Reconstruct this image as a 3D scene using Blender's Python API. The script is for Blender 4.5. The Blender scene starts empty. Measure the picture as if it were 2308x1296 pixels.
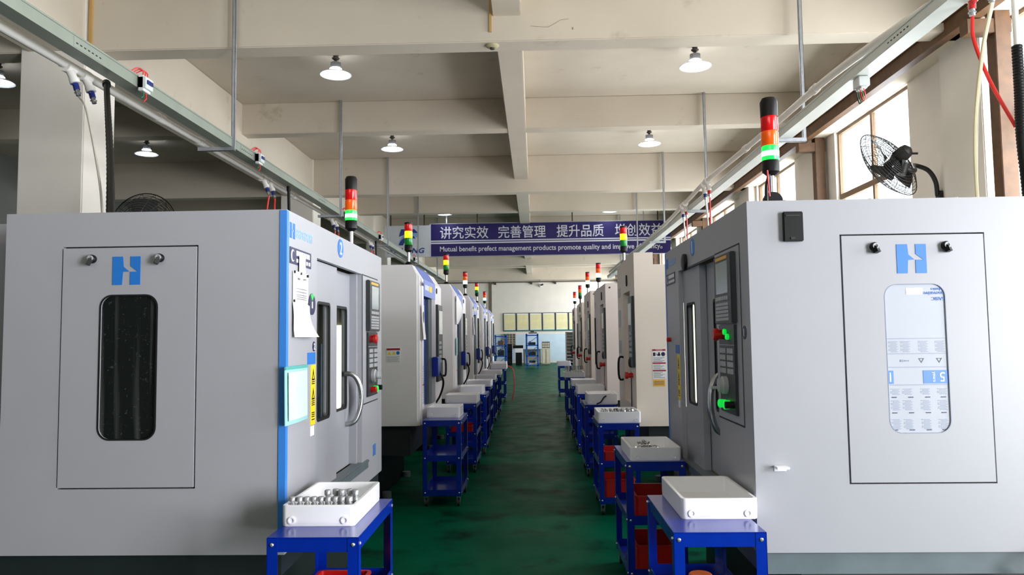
import bpy, bmesh, math, random
from mathutils import Vector, Matrix
random.seed(7)
C = bpy.context.scene.collection
SC = bpy.context.scene
R = math.radians
PI = math.pi

# ------------------------------------------------------------------ camera
cam_d = bpy.data.cameras.new('camera')
cam = bpy.data.objects.new('camera', cam_d); C.objects.link(cam)
FPX, CAMH = 1700.0, 1.65                       # focal length in px of a 2308 px wide frame, eye height
cam_d.sensor_width = 36.0; cam_d.lens = FPX / 2308 * 36.0
cam_d.clip_start = 0.05; cam_d.clip_end = 200
d = Vector(((1206 - 1154) / FPX, (760 - 648) / FPX, 1)).normalized()
h = Vector((1, -0.0125, 0)); xa = (h - h.dot(d) * d).normalized(); za = xa.cross(d)
if za.y > 0: za = -za
M = Matrix((xa, d, za))                        # rows: world axes seen from the camera (right, down, forward)
right, up, back = M.col[0] if False else Vector((xa[0], d[0], za[0])), -Vector((xa[1], d[1], za[1])), -Vector((xa[2], d[2], za[2]))
cam.matrix_world = Matrix(((right[0], up[0], back[0], 0), (right[1], up[1], back[1], 0), (right[2], up[2], back[2], CAMH), (0, 0, 0, 1)))
SC.camera = cam

# ------------------------------------------------------------------ world, daylight, exposure
w = bpy.data.worlds.new('world'); SC.world = w; w.use_nodes = True
bg = w.node_tree.nodes['Background']; bg.inputs[0].default_value = (0.93, 0.97, 1.0, 1); bg.inputs[1].default_value = 2.2
SC.view_settings.view_transform = 'Standard'; SC.view_settings.look = 'None'
SC.view_settings.exposure = 0.08; SC.view_settings.gamma = 1.0; SC.view_settings.use_curve_mapping = False
SC.cycles.use_denoising = True
SC.cycles.max_bounces = 8; SC.cycles.diffuse_bounces = 5; SC.cycles.sample_clamp_indirect = 6
WIN_Y = [(1.4, 4.15), (6.3, 9.05), (11.2, 13.95), (16.1, 18.85), (21.0, 23.75), (25.9, 28.65), (30.8, 33.55), (35.7, 38.45), (40.6, 43.35), (45.2, 47.95)]
WIN_W = [520, 600, 430, 430, 430, 430, 430, 480, 600, 800, 900]
for (y0, y1), pw in zip(WIN_Y, WIN_W):
    l = bpy.data.lights.new('daylight', 'AREA'); l.shape = 'RECTANGLE'; l.size = 4.5; l.size_y = y1 - y0 + 0.1
    l.energy = pw; l.color = (0.97, 0.975, 1.0)
    o = bpy.data.objects.new('daylight', l); C.objects.link(o)
    o.location = (6.35, (y0 + y1) / 2, 3.2); o.rotation_euler = (0, R(90), 0)

l = bpy.data.lights.new('daylight', 'AREA'); l.shape = 'RECTANGLE'; l.size = 3.6; l.size_y = 3.0
l.energy = 1260; l.color = (0.95, 0.955, 1.0)
o = bpy.data.objects.new('daylight', l); C.objects.link(o)
o.location = (6.3, -1.05, 1.85); o.rotation_euler = (0, R(90), 0)     # added loading door out of view, side light for the machine ends
l = bpy.data.lights.new('daylight', 'AREA'); l.shape = 'RECTANGLE'; l.size = 8.8; l.size_y = 2.3
l.energy = 600; l.color = (0.98, 0.975, 1.0)
o = bpy.data.objects.new('daylight', l); C.objects.link(o)
o.location = (-5, -9.6, 4.3); o.rotation_euler = (R(90), 0, 0)        # added rear windows out of view, fill for camera-facing surfaces

# ------------------------------------------------------------------ materials
MATS = {}
def lin(c):
    return tuple((v / 255 / 12.92) if v / 255 <= 0.04045 else ((v / 255 + 0.055) / 1.055) ** 2.4 for v in c)
def mat(name, rgb, rough=0.5, metal=0.0, var=0.06, scale=6.0, emit=0.0, ecol=None, bump=0.0, alpha=None, spec=0.5, dirt=None, trans=0.0):
    if name in MATS: return MATS[name]
    m = bpy.data.materials.new(name); m.use_nodes = True; MATS[name] = m
    nt = m.node_tree; b = nt.nodes['Principled BSDF']
    c = lin(rgb)
    b.inputs['Roughness'].default_value = rough; b.inputs['Metallic'].default_value = metal
    b.inputs['Specular IOR Level'].default_value = spec
    tc = nt.nodes.new('ShaderNodeTexCoord'); nz = nt.nodes.new('ShaderNodeTexNoise')
    nz.inputs['Scale'].default_value = scale; nz.inputs['Detail'].default_value = 4
    nt.links.new(tc.outputs['Object'], nz.inputs['Vector'])
    rp = nt.nodes.new('ShaderNodeValToRGB')
    lo = tuple(max(0, v * (1 - var)) for v in c); hi = tuple(min(1, v * (1 + var)) for v in c)
    rp.color_ramp.elements[0].position = 0.3; rp.color_ramp.elements[1].position = 0.7
    rp.color_ramp.elements[0].color = (*lo, 1); rp.color_ramp.elements[1].color = (*hi, 1)
    nt.links.new(nz.outputs['Fac'], rp.inputs[0])
    out = rp.outputs[0]
    if dirt:
        n2 = nt.nodes.new('ShaderNodeTexNoise'); n2.inputs['Scale'].default_value = dirt[1]; n2.inputs['Detail'].default_value = 8
        n2.inputs['Roughness'].default_value = 0.65
        nt.links.new(tc.outputs['Object'], n2.inputs['Vector'])
        r2 = nt.nodes.new('ShaderNodeValToRGB'); r2.color_ramp.elements[0].position = dirt[2]; r2.color_ramp.elements[1].position = dirt[2] + 0.15
        nt.links.new(n2.outputs['Fac'], r2.inputs[0])
        mx = nt.nodes.new('ShaderNodeMix'); mx.data_type = 'RGBA'
        nt.links.new(r2.outputs[0], mx.inputs['Factor']); nt.links.new(out, mx.inputs[6]); mx.inputs[7].default_value = (*lin(dirt[0]), 1)
        out = mx.outputs[2]
    nt.links.new(out, b.inputs['Base Color'])
    if emit:
        b.inputs['Emission Color'].default_value = (*lin(ecol or rgb), 1); b.inputs['Emission Strength'].default_value = emit
    if bump:
        bp = nt.nodes.new('ShaderNodeBump'); bp.inputs['Strength'].default_value = bump; bp.inputs['Distance'].default_value = 0.02
        nt.links.new(nz.outputs['Fac'], bp.inputs['Height']); nt.links.new(bp.outputs[0], b.inputs['Normal'])
    if trans: b.inputs['Transmission Weight'].default_value = trans
    if alpha is not None: b.inputs['Alpha'].default_value = alpha
    return m
def glass(name, tint=(1, 1, 1), gl=0.08, rough=0.02):
    if name in MATS: return MATS[name]
    m = bpy.data.materials.new(name); m.use_nodes = True; MATS[name] = m
    nt = m.node_tree; nt.nodes.remove(nt.nodes['Principled BSDF']); out = nt.nodes['Material Output']
    t = nt.nodes.new('ShaderNodeBsdfTransparent'); t.inputs[0].default_value = (*tint, 1)
    g = nt.nodes.new('ShaderNodeBsdfGlossy'); g.inputs['Roughness'].default_value = rough
    mx = nt.nodes.new('ShaderNodeMixShader'); mx.inputs[0].default_value = gl
    nt.links.new(t.outputs[0], mx.inputs[1]); nt.links.new(g.outputs[0], mx.inputs[2]); nt.links.new(mx.outputs[0], out.inputs[0])
    return m
def floor_mat():
    m = mat('floor_paint', (1, 74, 52), 0.4, var=0.35, scale=0.9, dirt=((7, 24, 20), 1.9, 0.53), spec=0.018)
    nt = m.node_tree; b = nt.nodes['Principled BSDF']
    tc = nt.nodes.new('ShaderNodeTexCoord'); n = nt.nodes.new('ShaderNodeTexNoise'); n.inputs['Scale'].default_value = 3.0; n.inputs['Detail'].default_value = 8
    nt.links.new(tc.outputs['Object'], n.inputs['Vector'])
    mr = nt.nodes.new('ShaderNodeMapRange'); mr.inputs['To Min'].default_value = 0.2; mr.inputs['To Max'].default_value = 0.55
    nt.links.new(n.outputs['Fac'], mr.inputs[0]); nt.links.new(mr.outputs[0], b.inputs['Roughness'])
    return m
def streak_glass():  # reflection streaks painted into the dark pane colour, plus fine specks
    m = mat('painted_reflection_window', (14, 17, 17), 0.12, var=0.3, scale=4)
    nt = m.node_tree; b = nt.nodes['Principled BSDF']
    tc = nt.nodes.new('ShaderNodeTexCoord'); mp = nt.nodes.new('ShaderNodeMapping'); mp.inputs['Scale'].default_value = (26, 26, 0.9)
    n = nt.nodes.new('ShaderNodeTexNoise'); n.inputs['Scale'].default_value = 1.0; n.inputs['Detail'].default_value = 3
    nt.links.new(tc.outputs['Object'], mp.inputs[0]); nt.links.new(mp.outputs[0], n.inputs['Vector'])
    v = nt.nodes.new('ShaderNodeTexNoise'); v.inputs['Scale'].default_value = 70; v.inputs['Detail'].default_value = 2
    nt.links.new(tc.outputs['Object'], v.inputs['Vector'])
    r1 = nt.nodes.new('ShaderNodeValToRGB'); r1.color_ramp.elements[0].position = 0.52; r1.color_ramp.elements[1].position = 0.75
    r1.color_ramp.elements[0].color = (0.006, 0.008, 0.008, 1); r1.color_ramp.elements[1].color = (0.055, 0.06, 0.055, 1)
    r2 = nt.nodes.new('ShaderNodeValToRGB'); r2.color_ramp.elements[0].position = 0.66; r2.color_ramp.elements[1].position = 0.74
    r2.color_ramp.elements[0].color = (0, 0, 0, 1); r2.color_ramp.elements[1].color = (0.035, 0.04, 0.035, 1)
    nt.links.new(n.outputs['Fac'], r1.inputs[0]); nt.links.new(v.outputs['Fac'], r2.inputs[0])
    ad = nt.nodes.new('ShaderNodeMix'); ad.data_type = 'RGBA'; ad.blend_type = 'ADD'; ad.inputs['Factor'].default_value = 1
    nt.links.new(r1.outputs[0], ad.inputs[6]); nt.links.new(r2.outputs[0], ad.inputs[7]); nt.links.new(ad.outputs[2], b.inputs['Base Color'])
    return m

CEIL = mat('ceiling_plaster', (202, 191, 174), 0.9, var=0.04, scale=1.2, dirt=((176, 164, 144), 2.2, 0.62))
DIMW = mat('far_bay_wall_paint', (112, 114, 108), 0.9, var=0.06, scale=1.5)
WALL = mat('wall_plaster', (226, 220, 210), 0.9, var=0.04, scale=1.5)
SKIRT = mat('pale_blue_wall_paint', (192, 212, 226), 0.7, var=0.05, scale=3)
FLOOR = floor_mat()
BROWN = mat('brown_painted_steel', (92, 62, 34), 0.55, var=0.25, scale=8)
WFRAME = mat('window_frame_brown', (128, 104, 78), 0.5)
PANE = glass('window_glass', (0.97, 0.99, 1.0), 0.06)
VMCW = mat('light_grey_enamel', (162, 162, 168), 0.38, var=0.015, scale=3)
VMCD = mat('door_grey_enamel', (157, 158, 165), 0.4, var=0.02, scale=3)
GASK = mat('black_gasket', (14, 14, 15), 0.6)
BLUE = mat('logo_blue', (28, 112, 196), 0.45, var=0.02)
STRIPE = mat('corner_stripe_blue', (56, 128, 214), 0.4, var=0.02)
NAVY = mat('navy_plate', (28, 28, 74), 0.4, var=0.03)
WHITE = mat('white_print', (236, 236, 238), 0.5, var=0.01)
PALEBLUE = mat('pale_blue_print', (150, 182, 226), 0.5, var=0.02)
BLACK = mat('black_plastic', (9, 9, 10), 0.45, var=0.15, spec=0.3)
DGREY = mat('dark_grey_panel', (46, 48, 52), 0.4)
MGREY = mat('mid_grey_keys', (168, 170, 172), 0.4)
STEEL = mat('brushed_steel', (180, 182, 184), 0.28, metal=0.9, var=0.06)
GALV = mat('galvanised_strut', (176, 180, 186), 0.4, metal=0.7, var=0.1, scale=20)
SCREEN = mat('screen_grey', (120, 132, 134), 0.15, emit=0.12)
REDL = mat('red_lens', (206, 16, 18), 0.2, emit=0.12)
AMBL = mat('amber_lens', (236, 92, 14), 0.2, emit=0.2)
YELON = mat('yellow_lens_lit', (255, 214, 20), 0.2, emit=1.1)
GRNL = mat('green_lens', (14, 130, 44), 0.2, emit=0.08)
GRNON = mat('green_lens_lit', (30, 225, 80), 0.2, emit=1.2)
GRNHOT = mat('green_lens_bright', (200, 255, 225), 0.2, emit=1.6)
REDB = mat('red_button', (190, 18, 14), 0.3)
ORB = mat('orange_button', (206, 66, 24), 0.3)
GRNB = mat('green_button_lit', (10, 226, 70), 0.3, emit=0.6)
YELS = mat('yellow_sticker', (240, 208, 20), 0.5, var=0.02)
TEAL = mat('teal_document_pouch', (158, 208, 204), 0.35, var=0.04)
PAPER = mat('paper', (240, 238, 236), 0.8, var=0.01)
INK = mat('grey_ink', (110, 112, 118), 0.8)
BASEG = mat('machine_base_dark', (28, 35, 37), 0.5, var=0.1)
SILLM = mat('lower_rail_grey', (96, 108, 112), 0.4, var=0.1)
CARTB = mat('cart_blue_enamel', (3, 36, 146), 0.2, var=0.08, scale=10, spec=0.6)
TRAYW = mat('white_plastic_tray', (240, 240, 242), 0.35, var=0.01)
PART = mat('machined_aluminium', (170, 172, 174), 0.35, metal=0.45, var=0.2, scale=60)
CHROME = mat('chrome_bits', (200, 202, 204), 0.12, metal=1.0, var=0.2, scale=90)
REDBIN = mat('red_plastic_bin', (178, 14, 10), 0.4, var=0.05)
ORANGE = mat('orange_jug', (226, 110, 52), 0.45)
RUBBER = mat('caster_rubber', (30, 30, 32), 0.6)
ZINC = mat('zinc_bolt', (214, 214, 216), 0.25, metal=0.8)
TRAYG = mat('trunking_grey_green', (142, 150, 138), 0.4, var=0.06, scale=4)
TRAYR = mat('trunking_pale_grey', (206, 210, 204), 0.38, var=0.04, scale=4)
PIPE = mat('white_air_pipe', (226, 222, 216), 0.35, var=0.03)
VALVEB = mat('blue_valve', (24, 38, 110), 0.4)
HOSER = mat('red_hose', (226, 40, 34), 0.35)
HOSEC = mat('clear_hose', (206, 204, 192), 0.25)
HOSEY = mat('yellowish_clear_hose', (226, 214, 178), 0.25)
BREAK = mat('breaker_white', (214, 218, 216), 0.4)
WIREG = mat('green_wire', (20, 110, 60), 0.4)
FANB = mat('fan_black', (20, 19, 18), 0.45)
BANNER = mat('banner_purple', (30, 15, 92), 0.5, var=0.05, scale=2)
BANWH = mat('banner_white', (214, 214, 222), 0.5, var=0.02)
SIGNP = mat('sign_pale_grey', (206, 210, 214), 0.5, var=0.02)
SIGNB = mat('sign_logo_blue', (34, 62, 140), 0.45)
SIGNL = mat('sign_logo_light_blue', (140, 172, 214), 0.45)
BROB = mat('periwinkle_header', (104, 128, 206), 0.42, var=0.04)
BROD = mat('blue_tinted_door', (26, 62, 158), 0.25, var=0.2, scale=5)
BROG = mat('grey_white_enamel', (236, 233, 235), 0.45, var=0.02, scale=3)
BEIG = mat('beige_enamel', (228, 215, 202), 0.45, var=0.025, scale=2)
BEIG2 = mat('pinkish_grey_enamel', (220, 208, 204), 0.45, var=0.025, scale=2)
DARKIN = mat('dark_machine_interior', (54, 50, 44), 0.5, var=0.3, scale=8)
LEDON = mat('work_light_tube', (255, 252, 236), 0.4, emit=2.2)
LAMPON = mat('lamp_diffuser_lit', (255, 255, 255), 0.4, emit=14.0, ecol=(236, 242, 255))
LAMPSH = mat('lamp_shade_white', (238, 240, 242), 0.3)
LAMPFIN = mat('lamp_heat_sink', (150, 150, 154), 0.4, metal=0.5)
SOCK = mat('lamp_socket_dark', (62, 54, 46), 0.6)
RACKB = mat('rack_blue', (26, 92, 180), 0.45, var=0.06)
CREAM = mat('cream_cabinet', (214, 206, 184), 0.5)
POSTER = mat('cream_poster', (222, 214, 166), 0.4, var=0.06, scale=4)
TEALP = mat('teal_poster_strip', (44, 142, 134), 0.4)
PFRAME = mat('poster_frame_dark', (36, 38, 44), 0.4)
GREYC = mat('grey_cabinet', (116, 112, 106), 0.5, var=0.1)
CONDB = mat('brown_wall_conduit', (110, 96, 78), 0.6)
YELCON = mat('ochre_conduit', (190, 150, 84), 0.6)
FILM = mat('protective_film', (178, 182, 192), 0.25, var=0.02)
FILMB = mat('film_blue_print', (76, 126, 214), 0.4)
FILMT = mat('film_grey_print', (128, 138, 160), 0.5)
WARNR = mat('warning_red', (168, 20, 36), 0.5)
WARNO = mat('warning_orange', (232, 172, 50), 0.5)
DOORGLASS = glass('machine_door_glass', (0.86, 0.88, 0.84), 0.12, 0.05)
PANEINT = mat('machine_cavity_metal', (150, 146, 128), 0.45, metal=0.3, var=0.15)
TINTFILM = glass('film_gloss', (0.95, 0.97, 1), 0.1)

# ------------------------------------------------------------------ mesh helpers
class MB:
    def __init__(s): s.bm = bmesh.new()
    def box(s, x0, x1, y0, y1, z0, z1):
        v = [s.bm.verts.new(p) for p in ((x0,y0,z0),(x1,y0,z0),(x1,y1,z0),(x0,y1,z0),(x0,y0,z1),(x1,y0,z1),(x1,y1,z1),(x0,y1,z1))]
        for f in ((0,3,2,1),(4,5,6,7),(0,1,5,4),(1,2,6,5),(2,3,7,6),(3,0,4,7)): s.bm.faces.new([v[i] for i in f])
        return s
    def bar(s, p, q, wx, wz):
        p, q = Vector(p), Vector(q); t = (q - p).normalized()
        u = t.cross(Vector((0,0,1)) if abs(t.z) < 0.95 else Vector((1,0,0))).normalized(); n = u.cross(t)
        r = [[s.bm.verts.new(c + u * a * wx / 2 + n * b * wz / 2) for a, b in ((-1,-1),(1,-1),(1,1),(-1,1))] for c in (p, q)]
        for i in range(4): s.bm.faces.new((r[0][i], r[0][(i+1)%4], r[1][(i+1)%4], r[1][i]))
        s.bm.faces.new(r[0][::-1]); s.bm.faces.new(r[1]); return s
    def tube(s, pts, r, n=8, radii=None, closed=False):
        pts = [Vector(p) for p in pts]; N = len(pts); rings = []; prev = None
        for i, p in enumerate(pts):
            if closed: t = (pts[(i+1)%N] - pts[i-1]).normalized()
            else: t = ((pts[i+1] if i < N-1 else p) - (pts[i-1] if i > 0 else p)).normalized()
            if prev is None:
                u = t.cross(Vector((0,0,1)) if abs(t.z) < 0.9 else Vector((1,0,0))).normalized()
            else: u = (prev - prev.dot(t) * t).normalized()
            prev = u; v = t.cross(u); rr = radii[i] if radii else r
            rings.append([s.bm.verts.new(p + (u * math.cos(2*PI*k/n) + v * math.sin(2*PI*k/n)) * rr) for k in range(n)])
        for i in range(N if closed else N - 1):
            a, b = rings[i], rings[(i+1)%N]
            for k in range(n): s.bm.faces.new((a[k], a[(k+1)%n], b[(k+1)%n], b[k]))
        if not closed: s.bm.faces.new(rings[0][::-1]); s.bm.faces.new(rings[-1])
        return s
    def cyl(s, p, q, r, n=16, r2=None): return s.tube((p, q), r, n, radii=(r, r if r2 is None else r2))
    def lathe(s, prof, n=24, c=(0,0,0), axis=(0,0,1), cap=True):
        a = Vector(axis).normalized(); u = a.cross(Vector((1,0,0)) if abs(a.x) < 0.9 else Vector((0,1,0))).normalized(); v = a.cross(u); c = Vector(c)
        rings = [[s.bm.verts.new(c + a * z + (u * math.cos(2*PI*k/n) + v * math.sin(2*PI*k/n)) * max(r, 1e-4)) for k in range(n)] for r, z in prof]
        for i in range(len(rings) - 1):
            for k in range(n): s.bm.faces.new((rings[i][k], rings[i][(k+1)%n], rings[i+1][(k+1)%n], rings[i+1][k]))
        if cap: s.bm.faces.new(rings[0][::-1]); s.bm.faces.new(rings[-1])
        return s
    def prism(s, poly, f, a0, a1):             # f(p, q, a) -> xyz
        A = [s.bm.verts.new(f(p, q, a0)) for p, q in poly]; B = [s.bm.verts.new(f(p, q, a1)) for p, q in poly]; n = len(poly)
        for i in range(n): s.bm.faces.new((A[i], A[(i+1)%n], B[(i+1)%n], B[i]))
        s.bm.faces.new(A[::-1]); s.bm.faces.new(B); return s
    def plate(s, outer, holes, f, a0, a1):     # flat plate with holes
        t = bmesh.new()
        def loop(b, pts): 
            vs = [b.verts.new((x, y, 0)) for x, y in pts]; return [b.edges.new((vs[i], vs[(i+1)%len(vs)])) for i in range(len(vs))]
        ed = loop(t, outer)
        for hl in holes: ed += loop(t, hl)
        bmesh.ops.triangle_fill(t, use_beauty=True, use_dissolve=False, edges=ed)
        tris = [[(v.co.x, v.co.y) for v in fc.verts] for fc in t.faces]; t.free()
        cache = {}
        def V(p, a):
            k = (round(p[0], 5), round(p[1], 5), a)
            if k not in cache: cache[k] = s.bm.verts.new(f(p[0], p[1], a))
            return cache[k]
        for tr in tris:
            s.bm.faces.new([V(p, a0) for p in tr]); s.bm.faces.new([V(p, a1) for p in tr][::-1])
        for lp in [outer] + list(holes):
            for i in range(len(lp)):
                p, q = lp[i], lp[(i+1)%len(lp)]; s.bm.faces.new((V(p, a0), V(q, a0), V(q, a1), V(p, a1)))
        return s
    def build(s, name, m, parent=None, bevel=0.0, smooth=True, loc=None, mesh_only=False):
        bm = s.bm
        bmesh.ops.recalc_face_normals(bm, faces=bm.faces)
        if bevel:
            es = [e for e in bm.edges if len(e.link_faces) == 2 and e.calc_face_angle(0) > 0.7]
            bmesh.ops.bevel(bm, geom=es, offset=bevel, segments=2, affect='EDGES', clamp_overlap=True)
        me = bpy.data.meshes.new(name); bm.to_mesh(me); bm.free()
        me.materials.append(m)
        if smooth:
            me.polygons.foreach_set('use_smooth', [True] * len(me.polygons)); me.set_sharp_from_angle(angle=R(38))
        o = bpy.data.objects.new(name, me); C.objects.link(o)
        if parent: o.parent = parent
        if loc: o.location = loc
        return o
def mb(): return MB()
def rrect(x0, x1, y0, y1, r, n=5):
    pts = []
    for cx, cy, a in ((x1-r, y0+r, -90), (x1-r, y1-r, 0), (x0+r, y1-r, 90), (x0+r, y0+r, 180)):
        pts += [(cx + r * math.cos(R(a + 90*k/n)), cy + r * math.sin(R(a + 90*k/n))) for k in range(n + 1)]
    return pts
def rect(x0, x1, y0, y1): return [(x0,y0),(x1,y0),(x1,y1),(x0,y1)]
def circ(cx, cy, r, n=24): return [(cx + r*math.cos(2*PI*k/n), cy + r*math.sin(2*PI*k/n)) for k in range(n)]
def ell(cx, cy, a, b, n=24): return [(cx + a*math.cos(2*PI*k/n), cy + b*math.sin(2*PI*k/n)) for k in range(n)]
def curve3(pts, n=8):                          # Catmull-Rom through the points
    P = [Vector(p) for p in pts]; P = [P[0]*2 - P[1]] + P + [P[-1]*2 - P[-2]]; out = []
    for i in range(1, len(P) - 2):
        for k in range(n):
            t = k / n; a, b, c, e = P[i-1], P[i], P[i+1], P[i+2]
            out.append(0.5 * ((2*b) + (c - a)*t + (2*a - 5*b + 4*c - e)*t*t + (3*b - a - 3*c + e)*t**3))
    return out + [P[-2]]
def tag(o, label=None, cat=None, group=None, kind=None):
    if label: o['label'] = label
    if cat: o['category'] = cat
    if group: o['group'] = group
    if kind: o['kind'] = kind
    return o
def thing(name, label, cat, loc=(0,0,0), rz=0, group=None, kind=None):
    o = bpy.data.objects.new(name, None); C.objects.link(o); o.empty_display_size = 0.1
    o.location = loc; o.rotation_euler = (0, 0, rz)
    return tag(o, label, cat, group, kind)
def clone(root, loc, rz=None, label=None, group=None, cat=None):
    def cp(o, par):
        c = o.copy(); C.objects.link(c)
        if par: c.parent = par
        for k in list(KIDS(o)): cp(k, c)
        return c
    r = cp(root, None); r.location = loc
    if rz is not None: r.rotation_euler = (0, 0, rz)
    return tag(r, label, cat, group)
def KIDS(o): return o.children
def text(name, s, m, parent, org, rv, uv, wd, ht, ex=0.001, bold=0.0, shear=0.0, center=True):
    """flat raised lettering fitted to wd x ht (either may be None), org = centre (or lower left)"""
    cu = bpy.data.curves.new('t', 'FONT'); cu.body = s; cu.offset = bold; cu.shear = shear; cu.resolution_u = 3; cu.extrude = 0.01
    to = bpy.data.objects.new('t', cu); C.objects.link(to)
    dg = bpy.context.evaluated_depsgraph_get(); me = bpy.data.meshes.new_from_object(to.evaluated_get(dg))
    bpy.data.objects.remove(to); bpy.data.curves.remove(cu)
    xs = [v.co.x for v in me.vertices]; ys = [v.co.y for v in me.vertices]
    x0, x1, y0, y1 = min(xs), max(xs), min(ys), max(ys)
    sy = ht / (y1 - y0) if ht else wd / (x1 - x0); sx = wd / (x1 - x0) if wd else sy
    rv, uv = Vector(rv), Vector(uv); nv = rv.cross(uv); org = Vector(org)
    for v in me.vertices:
        a = (v.co.x - ((x0+x1)/2 if center else x0)) * sx; b = (v.co.y - ((y0+y1)/2 if center else y0)) * sy
        v.co = org + rv * a + uv * b + nv * (v.co.z / 0.01 * ex)
    me.materials.clear(); me.materials.append(m); me.name = name
    o = bpy.data.objects.new(name, me); C.objects.link(o)
    if parent: o.parent = parent
    return o
def struct(o): o['kind'] = 'structure'; return o
FXZ = lambda y: None
def fx(p, q, a): return (a, p, q)              # plate in the yz plane, thickness along x
def fy(p, q, a): return (p, a, q)              # plate in the xz plane, thickness along y
def fz(p, q, a): return (p, q, a)
def fxm(p, q, a): return (-p, a, q)            # depth p counted into -x, thickness along y

# ------------------------------------------------------------------ room shell
ZC = 6.31
XR, XL, Y0, Y1 = 5.6, -13.0, -9.0, 49.0
struct(mb().box(XL - .3, XR + .3, Y0 - .3, Y1 + .3, -0.15, 0).build('floor', FLOOR, smooth=False))
ceil = struct(mb().box(XL - .3, XR + .3, Y0 - .3, Y1 + .3, ZC, ZC + 0.2).build('ceiling', CEIL, smooth=False))
MAIN = [-5.4, 9.24, 19.1, 28.9, 38.7, 48.4]; SEC = [4.3, 14.42, 24.1, 33.8, 43.6]
for y in MAIN: mb().box(XL, XR, y, y + 0.34, 5.36, ZC).build('beam', CEIL, ceil, bevel=0.012)
for y in SEC: mb().box(XL, XR, y, y + 0.33, 5.70, ZC).build('beam', CEIL, ceil, bevel=0.012)
mb().box(-0.48, -0.12, Y0, Y1, 5.69, ZC).build('beam', CEIL, ceil, bevel=0.012)
mb().box(-6.4, -5.70, Y0, Y1, 5.36, ZC).build('beam', CEIL, ceil, bevel=0.012)
mb().box(5.32, XR, Y0, Y1, 5.36, ZC).build('beam', CEIL, ceil, bevel=0.012)
for y in MAIN[:-1]:
    c = mb().box(-6.5, -5.66, y - 0.04, y + 0.66, 0, ZC).build('column', WALL, bevel=0.015); struct(c)
for y in MAIN[:-1]:
    c = mb().box(5.42, XR, y - 0.15, y + 0.75, 0, ZC).build('column', WALL, bevel=0.012); struct(c)
wr = mb().plate(rect(Y0, Y1, 0, ZC), [rect(a, b, 1.0, 5.36) for a, b in WIN_Y] + [[(-2.7, .001), (.3, .001), (.3, 3.65), (-2.7, 3.65)]], fx, XR, XR + 0.25).build('wall_right', WALL, smooth=False); struct(wr)
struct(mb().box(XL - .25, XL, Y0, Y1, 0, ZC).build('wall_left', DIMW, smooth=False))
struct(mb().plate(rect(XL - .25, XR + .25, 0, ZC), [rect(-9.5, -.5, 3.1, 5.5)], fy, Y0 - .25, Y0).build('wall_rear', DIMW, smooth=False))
rw = mb().plate(rect(-9.5, -.5, 3.1, 5.5), [rect(-9.5 + .05 + k * 1.5, -9.5 + 1.45 + k * 1.5, 3.16, 5.44) for k in range(6)], fy, Y0 - .16, Y0 - .09)
rw = struct(rw.build('window_20', WFRAME, smooth=False))  # window band added behind the camera to carry the rear fill light
for k in range(6): mb().box(-9.45 + k * 1.5, -8.05 + k * 1.5, Y0 - .13, Y0 - .122, 3.16, 5.44).build('pane', PANE, rw, smooth=False)
struct(mb().box(XL - .25, XR + .25, Y1, Y1 + .25, 0, ZC).build('wall_end', WALL, smooth=False))
struct(mb().box(XL, XR, Y1 - 0.012, Y1, 0.12, 1.86).build('trim_1', SKIRT, smooth=False))
for i, (a, b) in enumerate(WIN_Y):
    f = mb(); X0, X1 = XR + .06, XR + .13
    f.plate(rect(a, b, 1.0, 5.36), [rect(a + .05, b - .05, 1.05, 5.31)], fx, X0, X1)
    mid = (a + b) / 2
    f.box(X0, X1, a + .05, b - .05, 4.10, 4.2)
    for q in (mid - 0.03, ): f.box(X0 + .005, X1 - .005, q, q + 0.07, 1.05, 5.31)
    for q in (a + .05, b - .09): f.box(X0 + .01, X1 - .01, q, q + 0.04, 1.05, 4.1)
    wo = struct(f.build('window_%d' % (i + 1), WFRAME, smooth=False))
    for (p, q) in ((a + .05, mid - .03), (mid + .04, b - .05)):
        for (z0, z1) in ((1.05, 4.1), (4.2, 5.31)):
            mb().box(XR + .09, XR + .097, p, q, z0, z1).build('pane', PANE, wo, smooth=False)

struct(mb().box(XR - .03, XR + .28, -2.8, -2.7, 0, 3.75).box(XR - .03, XR + .28, .3, .4, 0, 3.75).box(XR - .03, XR + .28, -2.7, .3, 3.65, 3.75).build('added_door', BROWN, smooth=False))  # frame of the unseen doorway added for the side light

struct(mb().box(XL, -1.0, -4.1, -4.0, 0, 3.7).build('added_shade_wall', DIMW, smooth=False))  # added unseen wall, shades the left machine end from the rear light
# brown steel runway on posts along the window wall
rb = thing('runway_rail', 'brown painted steel rail running along the window wall on posts', 'rail', (5.1, 0, 0), 0)
mb().box(0, 0.12, -6, 47.5, 5.28, 5.48).box(-.03, .15, -6, 47.5, 5.46, 5.5).build('rail', BROWN, rb, smooth=False)
for y in (-5.6, 8.75, 14.35, 24.0, 33.8, 43.5):
    p = mb().box(0.26, 0.44, y - .09, y + .09, 0, 5.40).build('post', BROWN, rb, bevel=0.006)
    mb().box(-0.05, 0.46, y - .08, y + .08, 5.10, 5.27).build('bracket_arm', BROWN, p, bevel=0.006)

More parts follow.
